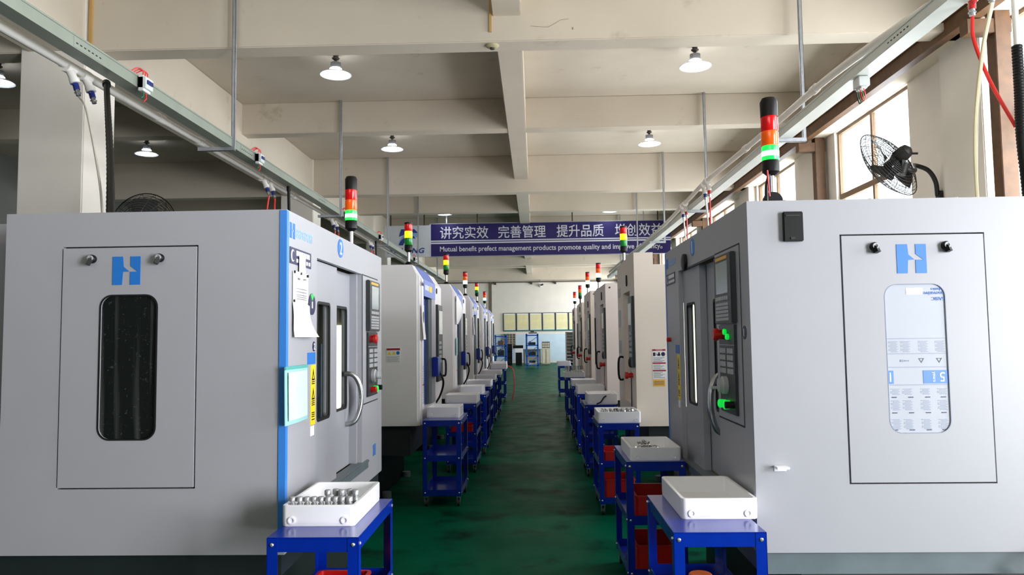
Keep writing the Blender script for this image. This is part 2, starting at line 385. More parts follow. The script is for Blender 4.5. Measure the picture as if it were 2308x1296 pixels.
# ------------------------------------------------------------------ overhead trunking, pipes, hangers
YB = [9.12, 14.32, 19.0, 24.0, 28.8]
def trunking(name, label, x0, x1, z0, z1, m, rx, bx0, bx1):
    t = thing(name, label, 'cable tray', (0, 0, 0))
    b = mb().box(x0, x1, 1.0, 31, z0, z1).box(x0 - .008, x1 + .008, 1.0, 31, z1 - .004, z1 + .012)
    b.build('trunking', m, t, smooth=False)
    for y in (2.4, 5.9, 9.4, 12.9, 16.4):
        xs = x1 if rx < 0 else x0; sg = 1 if rx < 0 else -1
        j = mb().box(min(xs, xs + sg*.003), max(xs, xs + sg*.003), y, y + .42, z0 + .01, z1 - .01)
        jo = j.build('joint_plate', m, t, smooth=False)
        k = mb()
        for q in range(7):
            k.box(min(xs, xs + sg*.005), max(xs, xs + sg*.005), y + .03 + q*.055, y + .055 + q*.055, z0 + .042, z0 + .052)
        k.build('slot', GASK, jo, smooth=False)
    for y in YB:
        hb = mb().box(bx0, bx1, y, y + .045, z0 - .05, z0 - .046).box(bx0, bx1, y, y + .004, z0 - .05, z0 - .002).box(bx0, bx1, y + .041, y + .045, z0 - .05, z0 - .002).build('bracket', GALV, t, smooth=False)
        rd = mb().box(rx - .021, rx + .021, y + .002, y + .006, z0 - .04, ZC).box(rx - .021, rx - .017, y + .002, y + .043, z0 - .04, ZC).box(rx + .017, rx + .021, y + .002, y + .043, z0 - .04, ZC).build('hanger_rod', GALV, t, smooth=False)
    return t
TL = trunking('cable_tray', 'grey green cable trunking hung over the left machine row', -3.88, -3.73, 4.06, 4.165, TRAYG, -3.72, -4.16, -3.70)
TR = trunking('cable_tray', 'pale grey cable trunking hung over the right machine row', 3.0, 3.16, 4.03, 4.12, TRAYR, 3.31, 2.93, 3.33)
lp = thing('air_pipe', 'white compressed air pipe running beside the left trunking', 'pipe', (0, 0, 0))
ptsL = [(-4.1, 1, 4.10), (-4.1, 9, 4.11), (-4.1, 14, 4.12), (-4.1, 20, 4.115), (-4.1, 30, 4.115)]
mb().tube(curve3(ptsL), 0.042, 12).build('pipe', PIPE, lp)
for y in (3.0, 8.0, 9.0, 12.6, 16.5): mb().cyl((-4.1, y, 4.112), (-4.1, y + .12, 4.112), 0.052, 14).build('coupling', PIPE, lp)
rp = thing('air_pipe', 'white compressed air pipe sagging beside the right trunking', 'pipe', (0, 0, 0))
ptsR = [(3.23, 1, 4.205), (3.225, 5.5, 4.205), (3.13, 5.9, 4.205), (2.98, 7.4, 4.205), (2.96, 9, 4.205), (2.92, 11, 4.205), (2.88, 12.6, 4.205), (2.93, 14.2, 4.205), (3.02, 17.2, 4.205), (3.05, 21, 4.205), (3.0, 26, 4.205), (3.0, 30, 4.205)]
CR = curve3(ptsR)
mb().tube(CR, 0.038, 12).build('pipe', PIPE, rp)
for k in (12, 26, 33, 37, 47, 57):
    mb().cyl(CR[k], CR[k] + (CR[k+1] - CR[k]).normalized() * 0.12, 0.048, 14).build('coupling', PIPE, rp)
def valve(parent, x, y, z, dx=0.06, m=VALVEB):
    v = mb().cyl((x, y - .06, z), (x, y + .06, z), 0.056, 12).cyl((x, y, z), (x + dx, y, z - .13), 0.036, 12).cyl((x + dx*.9, y, z - .11), (x + dx*1.1, y, z - .15), 0.043, 12).build('valve_tee', PIPE, parent)
    mb().cyl((x + dx*1.05, y, z - .14), (x + dx*1.4, y, z - .21), 0.026, 10).bar((x + dx*1.2, y - .05, z - .17), (x + dx*1.2, y + .04, z - .17), .02, .012).build('valve_body', m, v)
    mb().cyl((x + dx*1.4, y, z - .21), (x + dx*1.65, y, z - .26), 0.02, 10).cyl((x + dx*1.5, y, z - .23), (x + dx*1.52, y, z - .24), 0.028, 6).build('nozzle', STEEL, v)
    return (x + dx*1.66, y, z - .268)
def hose(name, label, pts, r, m, cat='hose', group=None):
    o = mb().tube(curve3(pts), r, 8).build(name, m); return tag(o, label, cat, group)
e1 = valve(lp, -4.1, 6.42, 4.09); e2 = valve(lp, -4.1, 6.66, 4.095)
hose('air_hose', 'thin clear air hose hanging from the nearest left pipe valve', [e1, (-3.55, 5.8, 3.5), (-2.9, 4.9, 2.75), (-2.52, 4.32, 2.272)], 0.008, HOSEC)
for y, nm in ((11.2, 'second'), (15.0, 'third'), (18.4, 'fourth')):
    a = valve(lp, -4.1, y, 4.11); b = valve(lp, -4.1, y + .26, 4.11)
    hose('air_hose', 'red air hose dropping from the near valve of the %s left pipe pair' % nm, [a, (-4.03, y, 3.6), (-4.02, y - .1, 3.0), (-3.83, y + .02, 2.49)], 0.013, HOSER)
    hose('air_hose', 'red air hose dropping from the far valve of the %s left pipe pair' % nm, [b, (-4.0, y + .26, 3.6), (-3.98, y + .4, 3.0), (-3.83, y + .55, 2.49)], 0.013, HOSER)
c1 = valve(rp, 3.225, 5.45, 4.205, -0.006, REDB); c2 = valve(rp, 3.228, 5.22, 4.205, -0.006)
hose('air_hose', 'bright red air hose slanting down from the right pipe to the black conduit', [c1, (3.2, 5.42, 3.75), (3.25, 5.34, 3.42), (3.355, 5.25, 3.06)], 0.013, HOSER)
hose('air_hose', 'yellowish clear air hose hanging down to the number 1 machine roof', [c2, (3.17, 5.28, 3.6), (3.13, 5.34, 3.1), (3.14, 5.38, 2.6), (3.18, 5.4, 2.275)], 0.014, HOSEY)
hose('air_hose', 'second clear hose beside the yellowish one over the number 1 machine', [(c2[0]+.028, c2[1]+.03, c2[2]+.02), (3.2, 5.33, 3.6), (3.17, 5.39, 3.1), (3.17, 5.43, 2.6), (3.21, 5.44, 2.275)], 0.011, HOSEC)
for y, nm in ((12.4, 'nearer'), (14.52, 'farther')):
    q = (2.88 if y < 14 else 2.925)
    a = valve(rp, q, y, 4.18, 0.02, REDB); b = valve(rp, q, y + .3, 4.18, 0.02)
    hose('air_hose', 'thin red air hose under the %s right pipe valves' % nm, [a, (q + .03, y, 3.5), (q + .03, y + .05, 2.9), (q, y, 2.52)], 0.012, HOSER)
    hose('air_hose', 'thin white air hose under the %s right pipe valves' % nm, [b, (q + .06, y + .3, 3.5), (q + .06, y + .3, 2.9), (q + .05, y + .3, 2.52)], 0.014, HOSEC)
def conduit(label, pts, r, fit=True):
    t = thing('flexible_conduit', label, 'conduit', (0, 0, 0)); P = curve3(pts, 26)
    rad = [r * (1.0 if i % 2 else 0.9) for i in range(len(P))]
    mb().tube(P, r, 10, radii=rad).build('corrugated_tube', BLACK, t)
    a, b = P[0], P[4]; mb().cyl(a, a + (b - a).normalized() * .07, r * 1.35, 12).build('gland', BLACK, t)
    k = len(P) - 14; mb().cyl(P[k], P[k] + (P[k+1] - P[k]).normalized() * .02, r * 1.5, 12).build('clamp', BLACK, t)
conduit('thick black corrugated conduit from the left trunking to the number 2 machine roof', [(-3.87, 6.62, 4.01), (-3.55, 6.1, 3.6), (-3.0, 5.2, 2.95), (-2.5, 4.35, 2.4), (-2.42, 4.2, 2.29)], 0.026)
conduit('thin black conduit dropping behind the number 2 machine roof', [(-3.80, 11.5, 4.04), (-3.79, 11.5, 3.6), (-3.77, 11.5, 3.0), (-3.72, 11.5, 2.49)], 0.024)
conduit('black conduit dropping onto the fifth machine of the left row', [(-3.85, 18.2, 4.04), (-3.84, 18.2, 3.6), (-3.8, 18.2, 3.0), (-3.72, 18.2, 2.5)], 0.022)
hc = thing('flexible_conduit', 'thick black corrugated conduit on a white pole over the number 1 machine', 'conduit', (3.33, 5.2, 0))
P = curve3([(0.03, 0, 3.62), (0.03, 0, 3.3), (0.025, 0, 3.0), (.03, -.02, 2.6), (.03, -.02, 2.29)], 30)
mb().tube(P, .036, 10, radii=[.036 * (1.0 if i % 2 else .88) for i in range(len(P))]).build('corrugated_tube', BLACK, hc)
mb().cyl((.03, 0, 3.60), (.03, 0, ZC), .02, 12).build('pole', PIPE, hc)
def breaker(label, x, y, z, s):
    t = thing('circuit_breaker', label, 'breaker', (x, y, z), 0)
    mb().box(0, s*.075, -.07, .07, -.05, .06).box(0, s*.05, -.07, .07, -.075, .075).build('housing', BREAK, t, bevel=.004)
    mb().box(s*.075, s*.086, -.05, .05, -.008, .03).build('toggle', VALVEB, t)
    for k in (-.04, 0, .04):
        mb().tube(curve3([(s*.03, k, .07), (s*.035, k - .01, .12), (s*.0, k - .04, .14), (-s*.05, k - .07, .10)], 5), .006, 6).build('wire', HOSER, t)
    mb().tube([(s*.03, -.03, -.07), (s*.035, -.035, -.12), (s*.02, -.05, -.14)], .006, 6).build('wire', WIREG, t)
    mb().tube([(s*.03, .02, -.07), (s*.035, .02, -.13), (s*.02, 0, -.16)], .006, 6).build('wire', HOSER, t)
for y, nm in ((6.95, 'nearest the camera'), (9.95, 'second along, past the first bracket'), (14.7, 'third along'), (18.0, 'fourth along'), (23.2, 'fifth along')):
    breaker('white circuit breaker with red wires on the left trunking, %s' % nm, -3.719, y, 4.10, 1)
for y, nm in ((7.0, 'nearest the camera'), (9.75, 'beside the first hanger')):
    t = thing('circuit_breaker', 'white circuit breaker under the right trunking, %s' % nm, 'breaker', (3.08, y, 3.955))
    mb().box(-.05, .05, -.07, .07, -.02, .07).box(-.03, .03, -.06, .06, -.04, -.02).build('housing', BREAK, t, bevel=.004)
    for k, m in ((-.04, HOSER), (0, WIREG), (.04, BLACK)): mb().tube(curve3([(0, k, -.03), (.01, k - .01, -.12), (.0, k + .02, -.15), (-.02, k + .03, -.04)], 5), .005, 6).build('wire', m, t)

# ------------------------------------------------------------------ lamps
def lamp0():
    t = thing('high_bay_lamp', 'x', 'ceiling lamp', (0, 0, 0))
    mb().lathe([(.25, 0), (.255, .006), (.2, .035), (.14, .06), (.105, .085), (.1, .085), (.135, .055), (.195, .03), (.245, .004), (.25, 0)], 40, cap=False).build('lamp_shade', LAMPSH, t)
    mb().lathe([(.02, .01), (.19, .012), (.2, .022), (.14, .05), (.1, .08), (.02, .08)], 32).build('diffuser', LAMPON, t)
    mb().lathe([(.103, .084), (.098, .105), (.08, .118), (.02, .119)], 32).build('dome_lens', LAMPON, t)
    f = mb().lathe([(.055, .115), (.055, .21), (.03, .225)], 20)
    for k in range(18):
        a = 2*PI*k/18; f.bar((.068*math.cos(a), .068*math.sin(a), .118), (.068*math.cos(a), .068*math.sin(a), .21), .008, .03)
    f.build('heat_sink', LAMPFIN, t)
    mb().lathe([(.022, .22), (.022, .25), (.04, .255), (.062, .275), (.062, .285), (.04, .29), (.045, .34)], 16).build('socket', SOCK, t)
    return t
L0 = lamp0()
lamps = [(-3.2, 12, 'left of the centre beam, nearest the camera'), (2.65, 12, 'right of the centre beam, nearest the camera'), (-3.2, 16.9, 'left of the centre beam, second from the camera'), (2.65, 16.9, 'right of the centre beam, second from the camera'),
         (-8.9, 16.9, 'in the dark left bay above the black fan'), (-8.85, 12, 'cut by the left edge of the frame'), (-3.1, 26.1, 'just above the left part of the purple banner'), (2.66, 26.1, 'just above the right part of the purple banner'),
         (-3.15, 36.3, 'left of the centre beam beyond the banner'), (2.8, 36.3, 'right of the centre beam beyond the banner')]
for i, (x, y, nm) in enumerate(lamps):
    o = L0 if i == 0 else clone(L0, (0, 0, 0))
    o.location = (x, y, ZC - .34); tag(o, 'lit white high bay lamp ' + nm, None, 'high bay lamps')
de = thing('smoke_detector', 'small round detector on the underside of the nearest cross beam', 'detector', (-.49, 9.36, 5.36))
mb().lathe([(.085, 0), (.085, -.012), (.06, -.03), (.04, -.034)], 24).build('base_ring', mat('detector_tan', (176, 166, 130), .5), de)
mb().lathe([(.035, -.032), (.03, -.05), (.01, -.055)], 16).build('sensor', SOCK, de)
cw = tag(mb().box(-.52, -.49, 9.215, 9.24, 5.48, 6.3).build('conduit_strip', YELCON), 'ochre cable strip down the nearest beam above the detector', 'conduit')
cw = tag(mb().box(-5.63, -5.595, 9.21, 9.24, 5.42, 6.3).build('conduit_strip', YELCON), 'ochre conduit strip beside the nearest left column', 'conduit')
ck = mb()
for pts in ([(.0, 9.238, 5.55), (.1, 9.238, 5.54), (.22, 9.238, 5.53), (.3, 9.238, 5.57), (.38, 9.238, 5.62), (.48, 9.238, 5.63)],): ck.tube(pts, .0025, 4)
ck.box(.52, .535, 9.236, 9.239, 5.49, 5.52)
ck.build('crack', mat('crack_brown', (150, 136, 112), .9), ceil)

# ------------------------------------------------------------------ signal tower (a part of its machine)
def tower(root, x, y, z, lit='green', yellow=False, pole=.17, k=1.0, blackpole=False):
    t = mb().cyl((x, y, z + .03), (x, y, z + pole), .016 * k, 12).build('signal_tower', BLACK if blackpole else STEEL, root)
    r = .042 * k; z0 = z + pole
    mb().lathe([(.045, z - .002), (.04, z + .03), (.02, z + .05)], 16, (x, y, 0)).build('foot', BLACK, t)
    mb().lathe([(.02, z0 - .02), (r, z0), (r, z0 + .055), (r * .97, z0 + .057)], 20, (x, y, 0)).build('tower_base', BLACK, t)
    cols = [('green_lens', {'green': GRNON, 'white': GRNHOT}.get(lit, GRNL)), ('amber_lens', YELON if lit == 'yellow' else AMBL), ('red_lens', REDL)]
    for i, (nm, m) in enumerate(cols):
        a = z0 + .057 + i * .074
        mb().lathe([(r * .95, a), (r, a + .004), (r, a + .068), (r * .93, a + .071), (r * .93, a + .074)], 20, (x, y, 0)).build(nm, m, t)
    if lit == 'green':
        mb().lathe([(r * .99, z0 + .074), (r * 1.012, z0 + .08), (r * 1.012, z0 + .1), (r * .99, z0 + .106)], 20, (x, y, 0)).build('lit_band', GRNHOT, t)
    a = z0 + .057 + 3 * .074
    ch = .095 if yellow is None else .02
    mb().lathe([(r, a), (r * 1.03, a + ch * .8), (r * .8, a + ch), (.01, a + ch)], 20, (x, y, 0)).build('cap', BLACK, t)
    return t

# ------------------------------------------------------------------ big machining centres
W = 2.2; HT = 2.268; ZB = .668; DP = 1.35
def FR(a, z, o): return (o, a, z)
def logoH(parent, org, rv, uv, s, name='logo'):
    P1 = [(0,1),(.37,1),(.40,.64),(.60,.47),(.38,.46),(.35,0),(0,0)]; P2 = [(.64,1),(1,1),(1,0),(.63,0),(.63,.46),(.9,.46),(.64,.66)]
    rv, uv = Vector(rv), Vector(uv); nv = rv.cross(uv); org = Vector(org)
    f = lambda p, q, a: org + rv * ((p - .5) * s) + uv * ((q - .5) * s) + nv * a
    return mb().prism(P1, f, -.001, .002).prism(P2, f, -.001, .002).build(name, BLUE, parent, smooth=False)
def textlines(parent, name, m, f, rows, o0=.0005, o1=.0025):
    b = mb()
    for (a0, a1, z0, z1) in rows:
        b.prism(rect(a0, a1, z0, z1), f, o0, o1)
    return b.build(name, m, parent, smooth=False)
def vmc(label, loc, rz, side, num):
    t = thing('machining_center', label, 'machine', loc, rz)
    # enclosure shell: roof, floor tray, back, end walls, aisle face with the door opening
    e = mb()
    e.plate(rect(0, W, ZB, HT), [rect(.5, 1.56, .80, 2.09)], fx, -.03, 0)
    e.box(-DP, -.03, 0, W, HT - .03, HT).box(-DP, -.03, 0, W, ZB, ZB + .03).box(-DP, -DP + .03, 0, W, ZB + .03, HT - .03)
    dd = (.42, 1.075)
    hole = [rect(*dd, .97, 2.105)]
    e.plate(rect(.03, DP - .03, ZB + .03, HT - .03), hole if side == 'left' else [], fxm, 0, .03)
    e.plate(rect(.03, DP - .03, ZB + .03, HT - .03), hole if side == 'right' else [], fxm, W - .03, W)
    e.build('enclosure', VMCW, t, bevel=0.0, smooth=False)
    # inside
    mb().box(-1.2, -1.18, .3, 1.75, ZB + .03, HT - .04).box(-1.18, -.1, .3, .32, ZB + .03, HT - .04).box(-1.18, -.1, 1.73, 1.75, ZB + .03, HT - .04).box(-1.2, -.1, .3, 1.75, ZB + .05, ZB + .07).build('cavity_lining', PANEINT, t, smooth=False)
    mb().box(-.85, -.35, .8, 1.25, ZB + .07, 1.05).box(-.8, -.5, .9, 1.15, 1.5, 2.2).build('spindle_head', DARKIN, t, bevel=.02)
    if num == 2:
        mb().box(-.26, -.10, 1.70, 1.73, 1.10, 1.75).build('work_light', LEDON, t, bevel=.004)
        mb().box(-.46, -.315, 1.70, 1.73, 1.10, 1.62).build('work_light', LEDON, t, bevel=.004)
    else:
        mb().box(-.23, -.06, .32, .35, 1.15, 1.88).build('work_light', LEDON, t, bevel=.004)
        mb().box(-.39, -.27, .32, .35, 1.12, 1.84).build('work_light', LEDON, t, bevel=.004)
    # rear body
    mb().box(-2.35, -DP, .12, W - .1, .35, HT - .12).box(-2.0, -DP - .1, .4, W - .4, HT - .12, HT + .02).build('rear_body', VMCW, t, bevel=.01)
    b = mb().box(-2.2, -.22, .1, W - .12, 0, ZB - .09)
    b.build('base', BASEG, t, bevel=.01)
    mb().box(-DP, -.02, .02, W - .02, ZB - .1, ZB).build('lower_skirt', BASEG if side == 'left' else SILLM, t, smooth=False)
    mb().box(-1.3, -.25, -.03, .09, .03, .45).build('coolant_tank', SILLM, t, bevel=.01)
    if side == 'right':
        mb().box(-1.3, -.25, W - .12, W + .02, .06, .5).build('coolant_tank', VMCW, t, bevel=.01)
    # blue corner stripe on the operator's left corner
    mb().box(-.03, .003, -.004, .028, ZB + .02, HT - .004).build('corner_stripe', STRIPE, t, smooth=False)
    # doors
    def door(u0, u1, w0, w1, d0, d1):
        hl = rrect(w0, w1, 1.205, 1.86, .025)
        do = mb().plate(rect(u0, u1, .83, 2.085), [hl], fx, -d1, -d0).build('door', VMCD, t, smooth=False)
        mb().plate(rrect(w0 - .004, w1 + .004, 1.201, 1.864, .029), [rrect(w0 + .012, w1 - .012, 1.217, 1.848, .02)], fx, -d0 - .006, -d0 + .002).build('window_seal', GASK, do, smooth=False)
        mb().prism(rrect(w0, w1, 1.205, 1.86, .025), fx, -d1 + .005, -d1 + .012).build('door_window', DOORGLASS, do, smooth=False)
        return do
    d1 = door(.505, 1.02, .61, .87, .03, .07); d2 = door(.99, 1.52, 1.17, 1.445, .075, .11)
    mb().box(-.10, -.03, 1.52, 1.56, .83, 2.09).build('door_post', VMCD, t, smooth=False)
    pts = [(-.08, 1.42, 1.425), (-.04, 1.42, 1.425), (-.01, 1.43, 1.40), (.015, 1.44, 1.34), (.022, 1.445, 1.26), (.012, 1.44, 1.19), (-.01, 1.43, 1.13), (-.04, 1.42, 1.105), (-.08, 1.42, 1.10)]
    mb().tube(curve3(pts, 5), .017, 10).build('handle', STEEL, d2)
    mb().box(-.06, .012, .56, 1.70, .775, .83).box(-.02, .018, .56, 1.7, .815, .826).build('door_track', SILLM, t, smooth=False)
    # control panel
    cp = mb().box(-.02, .004, 1.565, 2.05, 1.215, 2.085).build('control_panel', VMCW, t, bevel=.003)
    mb().plate(rect(1.558, 2.057, 1.208, 2.092), [rect(1.566, 2.049, 1.216, 2.084)], fx, .0005, .0015).build('panel_gap', GASK, cp, smooth=False)
    mb().box(.002, .032, 1.655, 1.995, 1.705, 2.06).build('operator_unit', DGREY, cp, bevel=.006)
    mb().box(.032, .035, 1.71, 1.94, 1.86, 2.02).build('screen', SCREEN, cp, smooth=False)
    mb().box(.032, .0335, 1.70, 1.93, 2.032, 2.048).build('title_strip', WARNO, cp, smooth=False)
    k = mb()
    for q in range(7): k.box(.032, .037, 1.70 + q*.035, 1.725 + q*.035, 1.825, 1.845)
    k.build('soft_keys', MGREY, cp, smooth=False)
    k = mb()
    for r_ in range(5):
        for q in range(9): k.box(.032, .036, 1.695 + q*.028, 1.717 + q*.028, 1.722 + r_*.019, 1.736 + r_*.019)
    k.build('keypad', MGREY, cp, smooth=False)
    mb().box(.002, .018, 1.67, 1.975, 1.255, 1.700).build('button_panel', DGREY, cp, bevel=.003)
    mb().box(.018, .0195, 1.67, 1.975, 1.597, 1.600).build('divider', MGREY, cp, smooth=False)
    k = mb()
    for r_ in range(4):
        for q in range(7):
            if q == 3: continue
            k.box(.018, .023, 1.70 + q*.036, 1.73 + q*.036, 1.455 + r_*.034, 1.48 + r_*.034)
    k.build('keypad', MGREY, cp, smooth=False)
    mb().lathe([(.024, .018), (.024, .04), (.031, .04), (.032, .058), (.026, .066)], 18, (0, 1.74, 1.652), (1, 0, 0)).build('emergency_stop', REDB, cp)
    mb().lathe([(.014, .018), (.016, .03), (.012, .034)], 16, (0, 1.82, 1.665), (1, 0, 0)).build('button', GRNB if num == 1 else ORB, cp)
    mb().lathe([(.014, .018), (.016, .03), (.012, .034)], 16, (0, 1.87, 1.64), (1, 0, 0)).build('button', GRNB if num == 1 else BLACK, cp)
    mb().lathe([(.045, .018), (.045, .04), (.035, .045), (.035, .06)], 24, (0, 1.80, 1.395), (1, 0, 0)).cyl((.06, 1.77, 1.38), (.09, 1.77, 1.38), .008, 8).build('handwheel', MGREY, cp)
    mb().lathe([(.02, .018), (.022, .05), (.016, .056)], 16, (0, 1.77, 1.30), (1, 0, 0)).build('button', REDB if num == 2 else GRNB, cp)
    mb().lathe([(.022, .018), (.024, .045), (.018, .05)], 16, (0, 1.85, 1.30), (1, 0, 0)).build('button', GRNB, cp)
    mb().lathe([(.018, .018), (.018, .06)], 14, (0, 1.93, 1.305), (1, 0, 0)).build('selector_knob', BLACK, cp)
    # aisle-face prints
    logoH(t, (.0, .085, 2.178), (0, 1, 0), (0, 0, 1), .075, 'small_logo')['label'] = 'small pale blue logo'
    t.children[-1].data.materials[0] = PALEBLUE
    text('lettering', 'BRIDGEPORT', PALEBLUE, t, (.001, .28, 2.175), (0, 1, 0), (0, 0, 1), .27, .045, bold=.01)
    pl = mb().prism(rect(.045, .385, 2.018, 2.098), fx, 0, .003).build('name_plate', NAVY, t, smooth=False)
    mb().prism([(.085 + .027*math.cos(a), 2.058 + .030*math.sin(a)) for a in [R(50 + 26*k) for k in range(11)]] + [(.092 + .020*math.cos(a), 2.058 + .024*math.sin(a)) for a in [R(310 - 26*k) for k in range(11)]], fx, .003, .0045).build('crescent', WHITE, pl, smooth=False)
    textlines(pl, 'print', WHITE, fx, [(.14 + q*.028, .16 + q*.028, 2.063, 2.088) for q in range(8)] + [(.14 + q*.04, .165 + q*.04, 2.03, 2.048) for q in range(6)], .003, .0042)
    bd = mb().prism(ell(.985, 2.198, .062, .056), fx, 0, .003).build('number_badge', STRIPE if num == 1 else BLUE, t, smooth=False)
    text('numeral', str(num), WHITE, bd, (.0045, .985, 2.198), (0, 1, 0), (0, 0, 1), None, .075, bold=.01)
    yl = mb().prism(rect(.395, .475, 1.21, 1.52), fx, 0, .002).build('caution_sticker', YELS, t, smooth=False)
    for zz in (1.47, 1.37):
        mb().plate([(.41, zz - .03), (.46, zz - .03), (.435, zz + .03)], [[(.422, zz - .022), (.448, zz - .022), (.435, zz + .012)]], fx, .002, .003).build('warning_triangle', BLACK, yl, smooth=False)
    textlines(yl, 'print', BLACK, fx, [(.41, .46, z, z + .005) for z in (1.42, 1.43, 1.31, 1.32, 1.33, 1.27, 1.26, 1.25, 1.235)], .002, .003)
    mb().prism(rect(.335, .475, 1.525, 1.585), fx, 0, .002).build('blue_sticker', BLUE, t, smooth=False)
    mb().prism(rect(.395, .455, 1.155, 1.205), fx, 0, .002).build('white_sticker', WHITE, t, smooth=False)
    textlines(t, 'vent_mark', BLUE, fx, [(1.9, 1.93, .82, .90), (1.95, 1.98, .82, .90)])
    if num == 2:
        dk = mb().prism(ell(.405, 1.836, .058, .056), fx, 0, .004).build('round_magnet', NAVY, t, smooth=False)
        mb().prism([(.405 + .056*math.cos(R(a)), 1.836 + .054*math.sin(R(a))) for a in (60, 75, 90, 105, 120)] + [(.405, 1.855)], fx, .004, .005).build('green_mark', GRNB, dk, smooth=False)
        mb().prism(rect(.397, .413, 1.815, 1.85), fx, .004, .005).build('white_mark', WHITE, dk, smooth=False)
        b2 = mb().prism(ell(.447, 1.616, .024, .026), fx, 0, .003).build('small_badge', NAVY, t, smooth=False)
        text('numeral', '2', WHITE, b2, (.0045, .447, 1.616), (0, 1, 0), (0, 0, 1), None, .034, bold=.01)
    else:
        mb().lathe([(.055, 0), (.055, .02), (.045, .024)], 24, (0, .77, 2.125), (1, 0, 0)).build('round_magnet', BLACK, t)
        mb().lathe([(.014, 0), (.018, .025), (.012, .03)], 14, (0, .15, 1.62), (1, 0, 0)).build('button', REDB, t)
        b2 = mb().prism(ell(2.1, 1.66, .03, .032), fx, 0, .003).build('small_badge', NAVY, t, smooth=False)
        text('numeral', '1', WHITE, b2, (.0045, 2.1, 1.66), (0, 1, 0), (0, 0, 1), None, .036, bold=.01)
        mb().box(-.072, -.06, 1.30, 1.34, 1.50, 1.54).build('latch', WHITE, d2)
    # removable end panel facing the camera
    if side == 'left':
        f = lambda p, q, a: (-p, -a, q); rv = (1, 0, 0); yo = 0
    else:
        f = lambda p, q, a: (-p, W + a, q); rv = (-1, 0, 0); yo = W
    win = rrect(.612, .882, 1.198, 1.87, .055, 7)
    pn = mb().plate(rect(.427, 1.068, .977, 2.098), [win], f, -.03, .003).build('access_panel', VMCW, t, smooth=False)
    mb().prism(rect(.40, 1.095, .95, 2.125), f, -.045, -.036).build('panel_backing', GASK, pn, smooth=False)
    if side == 'left':
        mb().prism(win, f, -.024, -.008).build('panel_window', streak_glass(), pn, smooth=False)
        mb().plate(rrect(.607, .887, 1.193, 1.875, .06, 7), [rrect(.614, .88, 1.2, 1.868, .053, 7)], f, .001, .005).build('window_seal', GASK, pn, smooth=False)
        lc = -.761; ly = -.003
    else:
        fo = mb().prism(win, f, -.02, -.002).build('protective_film', FILM, pn, smooth=False)
        mb().plate(rrect(.609, .885, 1.195, 1.873, .058, 7), [rrect(.612, .882, 1.198, 1.87, .055, 7)], f, .0025, .0038).build('window_seal', FILMT, pn, smooth=False)
        g = lambda z: z
        rows = [(.612, .882, z, z + .002) for z in (1.622, 1.553, 1.492, 1.412)]
        for c0 in (.62, .675, .755, .83):
            for z0, n in ((1.562, 9), (1.37, 5), (1.30, 8), (1.215, 8)):
                for q in range(n):
                    rows.append((c0 + (.01 if q % 3 == 0 else 0), c0 + .042 - (q % 2) * .006, z0 + q * .0058, z0 + q * .0058 + .002))
        textlines(fo, 'fine_print', FILMT, f, rows, -.002, -.0008)
        rows = []
        for z0 in (1.355, 1.285, 1.208):
            for c0 in (.625, .70, .775, .845): rows.append((c0, c0 + .022, z0, z0 + .004))
        textlines(fo, 'headings', NAVY, f, rows, -.002, -.0006)
        textlines(fo, 'blue_block', FILMB, f, [(.612, .637, 1.418, 1.478), (.77, .882, 1.418, 1.478)], -.002, -.0007)
        dn, ln = (0, 0, -1), (1, 0, 0)
        text('numeral', '5', WHITE, fo, (-.855, W - .0002, 1.448), ln, dn, None, .042, ex=.0006)
        text('numeral', '1', WHITE, fo, (-.622, W - .0002, 1.448), ln, dn, None, .042, ex=.0006)
        text('lettering', 'years', WHITE, fo, (-.815, W - .0002, 1.448), (0, 0, -1), (-1, 0, 0), .045, None, ex=.0006)
        for s_, zz, cx in (('SABIC', 1.803, .853), ('innovative', 1.828, .838), ('plastics', 1.848, .848)):
            text('lettering', s_, FILMB, fo, (-cx, W - .0006, zz), ln, dn, None, .016, ex=.0006)
        textlines(fo, 'faint_mark', FILMT, f, [(.67, .685, 1.517, 1.527), (.69, .71, 1.519, 1.525)], -.002, -.0007)
        for cx in (.765, .845):
            mb().plate([(cx - .013, 1.533), (cx + .013, 1.533), (cx, 1.511)], [[(cx - .008, 1.53), (cx + .008, 1.53), (cx, 1.516)]], f, -.002, -.0008).build('recycling_mark', INK, fo, smooth=False)
        st = mb().prism(rrect(.71, .785, 1.823, 1.853, .004, 3), f, -.002, -.0008).build('white_tag', WHITE, fo, smooth=False)
        lc = -.74; ly = W + .003
    logoH(pn, (lc, ly, 1.988), rv, (0, 0, 1), .134)
    for q in ((.60, .925) if side == 'left' else (.572, .895)):
        sg = -1 if side == 'left' else 1
        kx = -q; y_ = ly
        la = mb().lathe([(.02, 0), (.021, sg*.012), (.016, sg*.02)], 18, (kx, y_, 2.045), (0, 1, 0)).build('latch', BLACK, pn)
        ti = -.012 if side == 'left' else -.008
        mb().bar((kx, y_ + sg*.012, 2.045), (kx + ti, y_ + sg*.02, 2.018), .034, .02).build('latch_lever', BLACK, la)
        mb().lathe([(.014, sg*.02), (.014, sg*.026), (.008, sg*.026), (.006, sg*.022)], 16, (kx, y_, 2.047), (0, 1, 0)).build('keyhole', MGREY, la)
    if side == 'right':
        bx = mb().box(-.25, -.16, W, W + .022, 2.075, 2.213).build('cable_cover', BLACK, t, bevel=.004)
        mb().box(-.235, -.17, W + .022, W + .026, 2.19, 2.197).box(-.21, -.19, W + .022, W + .026, 2.084, 2.094).build('ridge', GASK, bx, smooth=False)
        mb().box(-.14, -.083, W, W + .05, 1.046, 1.056).box(-.14, -.083, W, W + .003, 1.03, 1.056).build('hook', WHITE, t, bevel=.003)
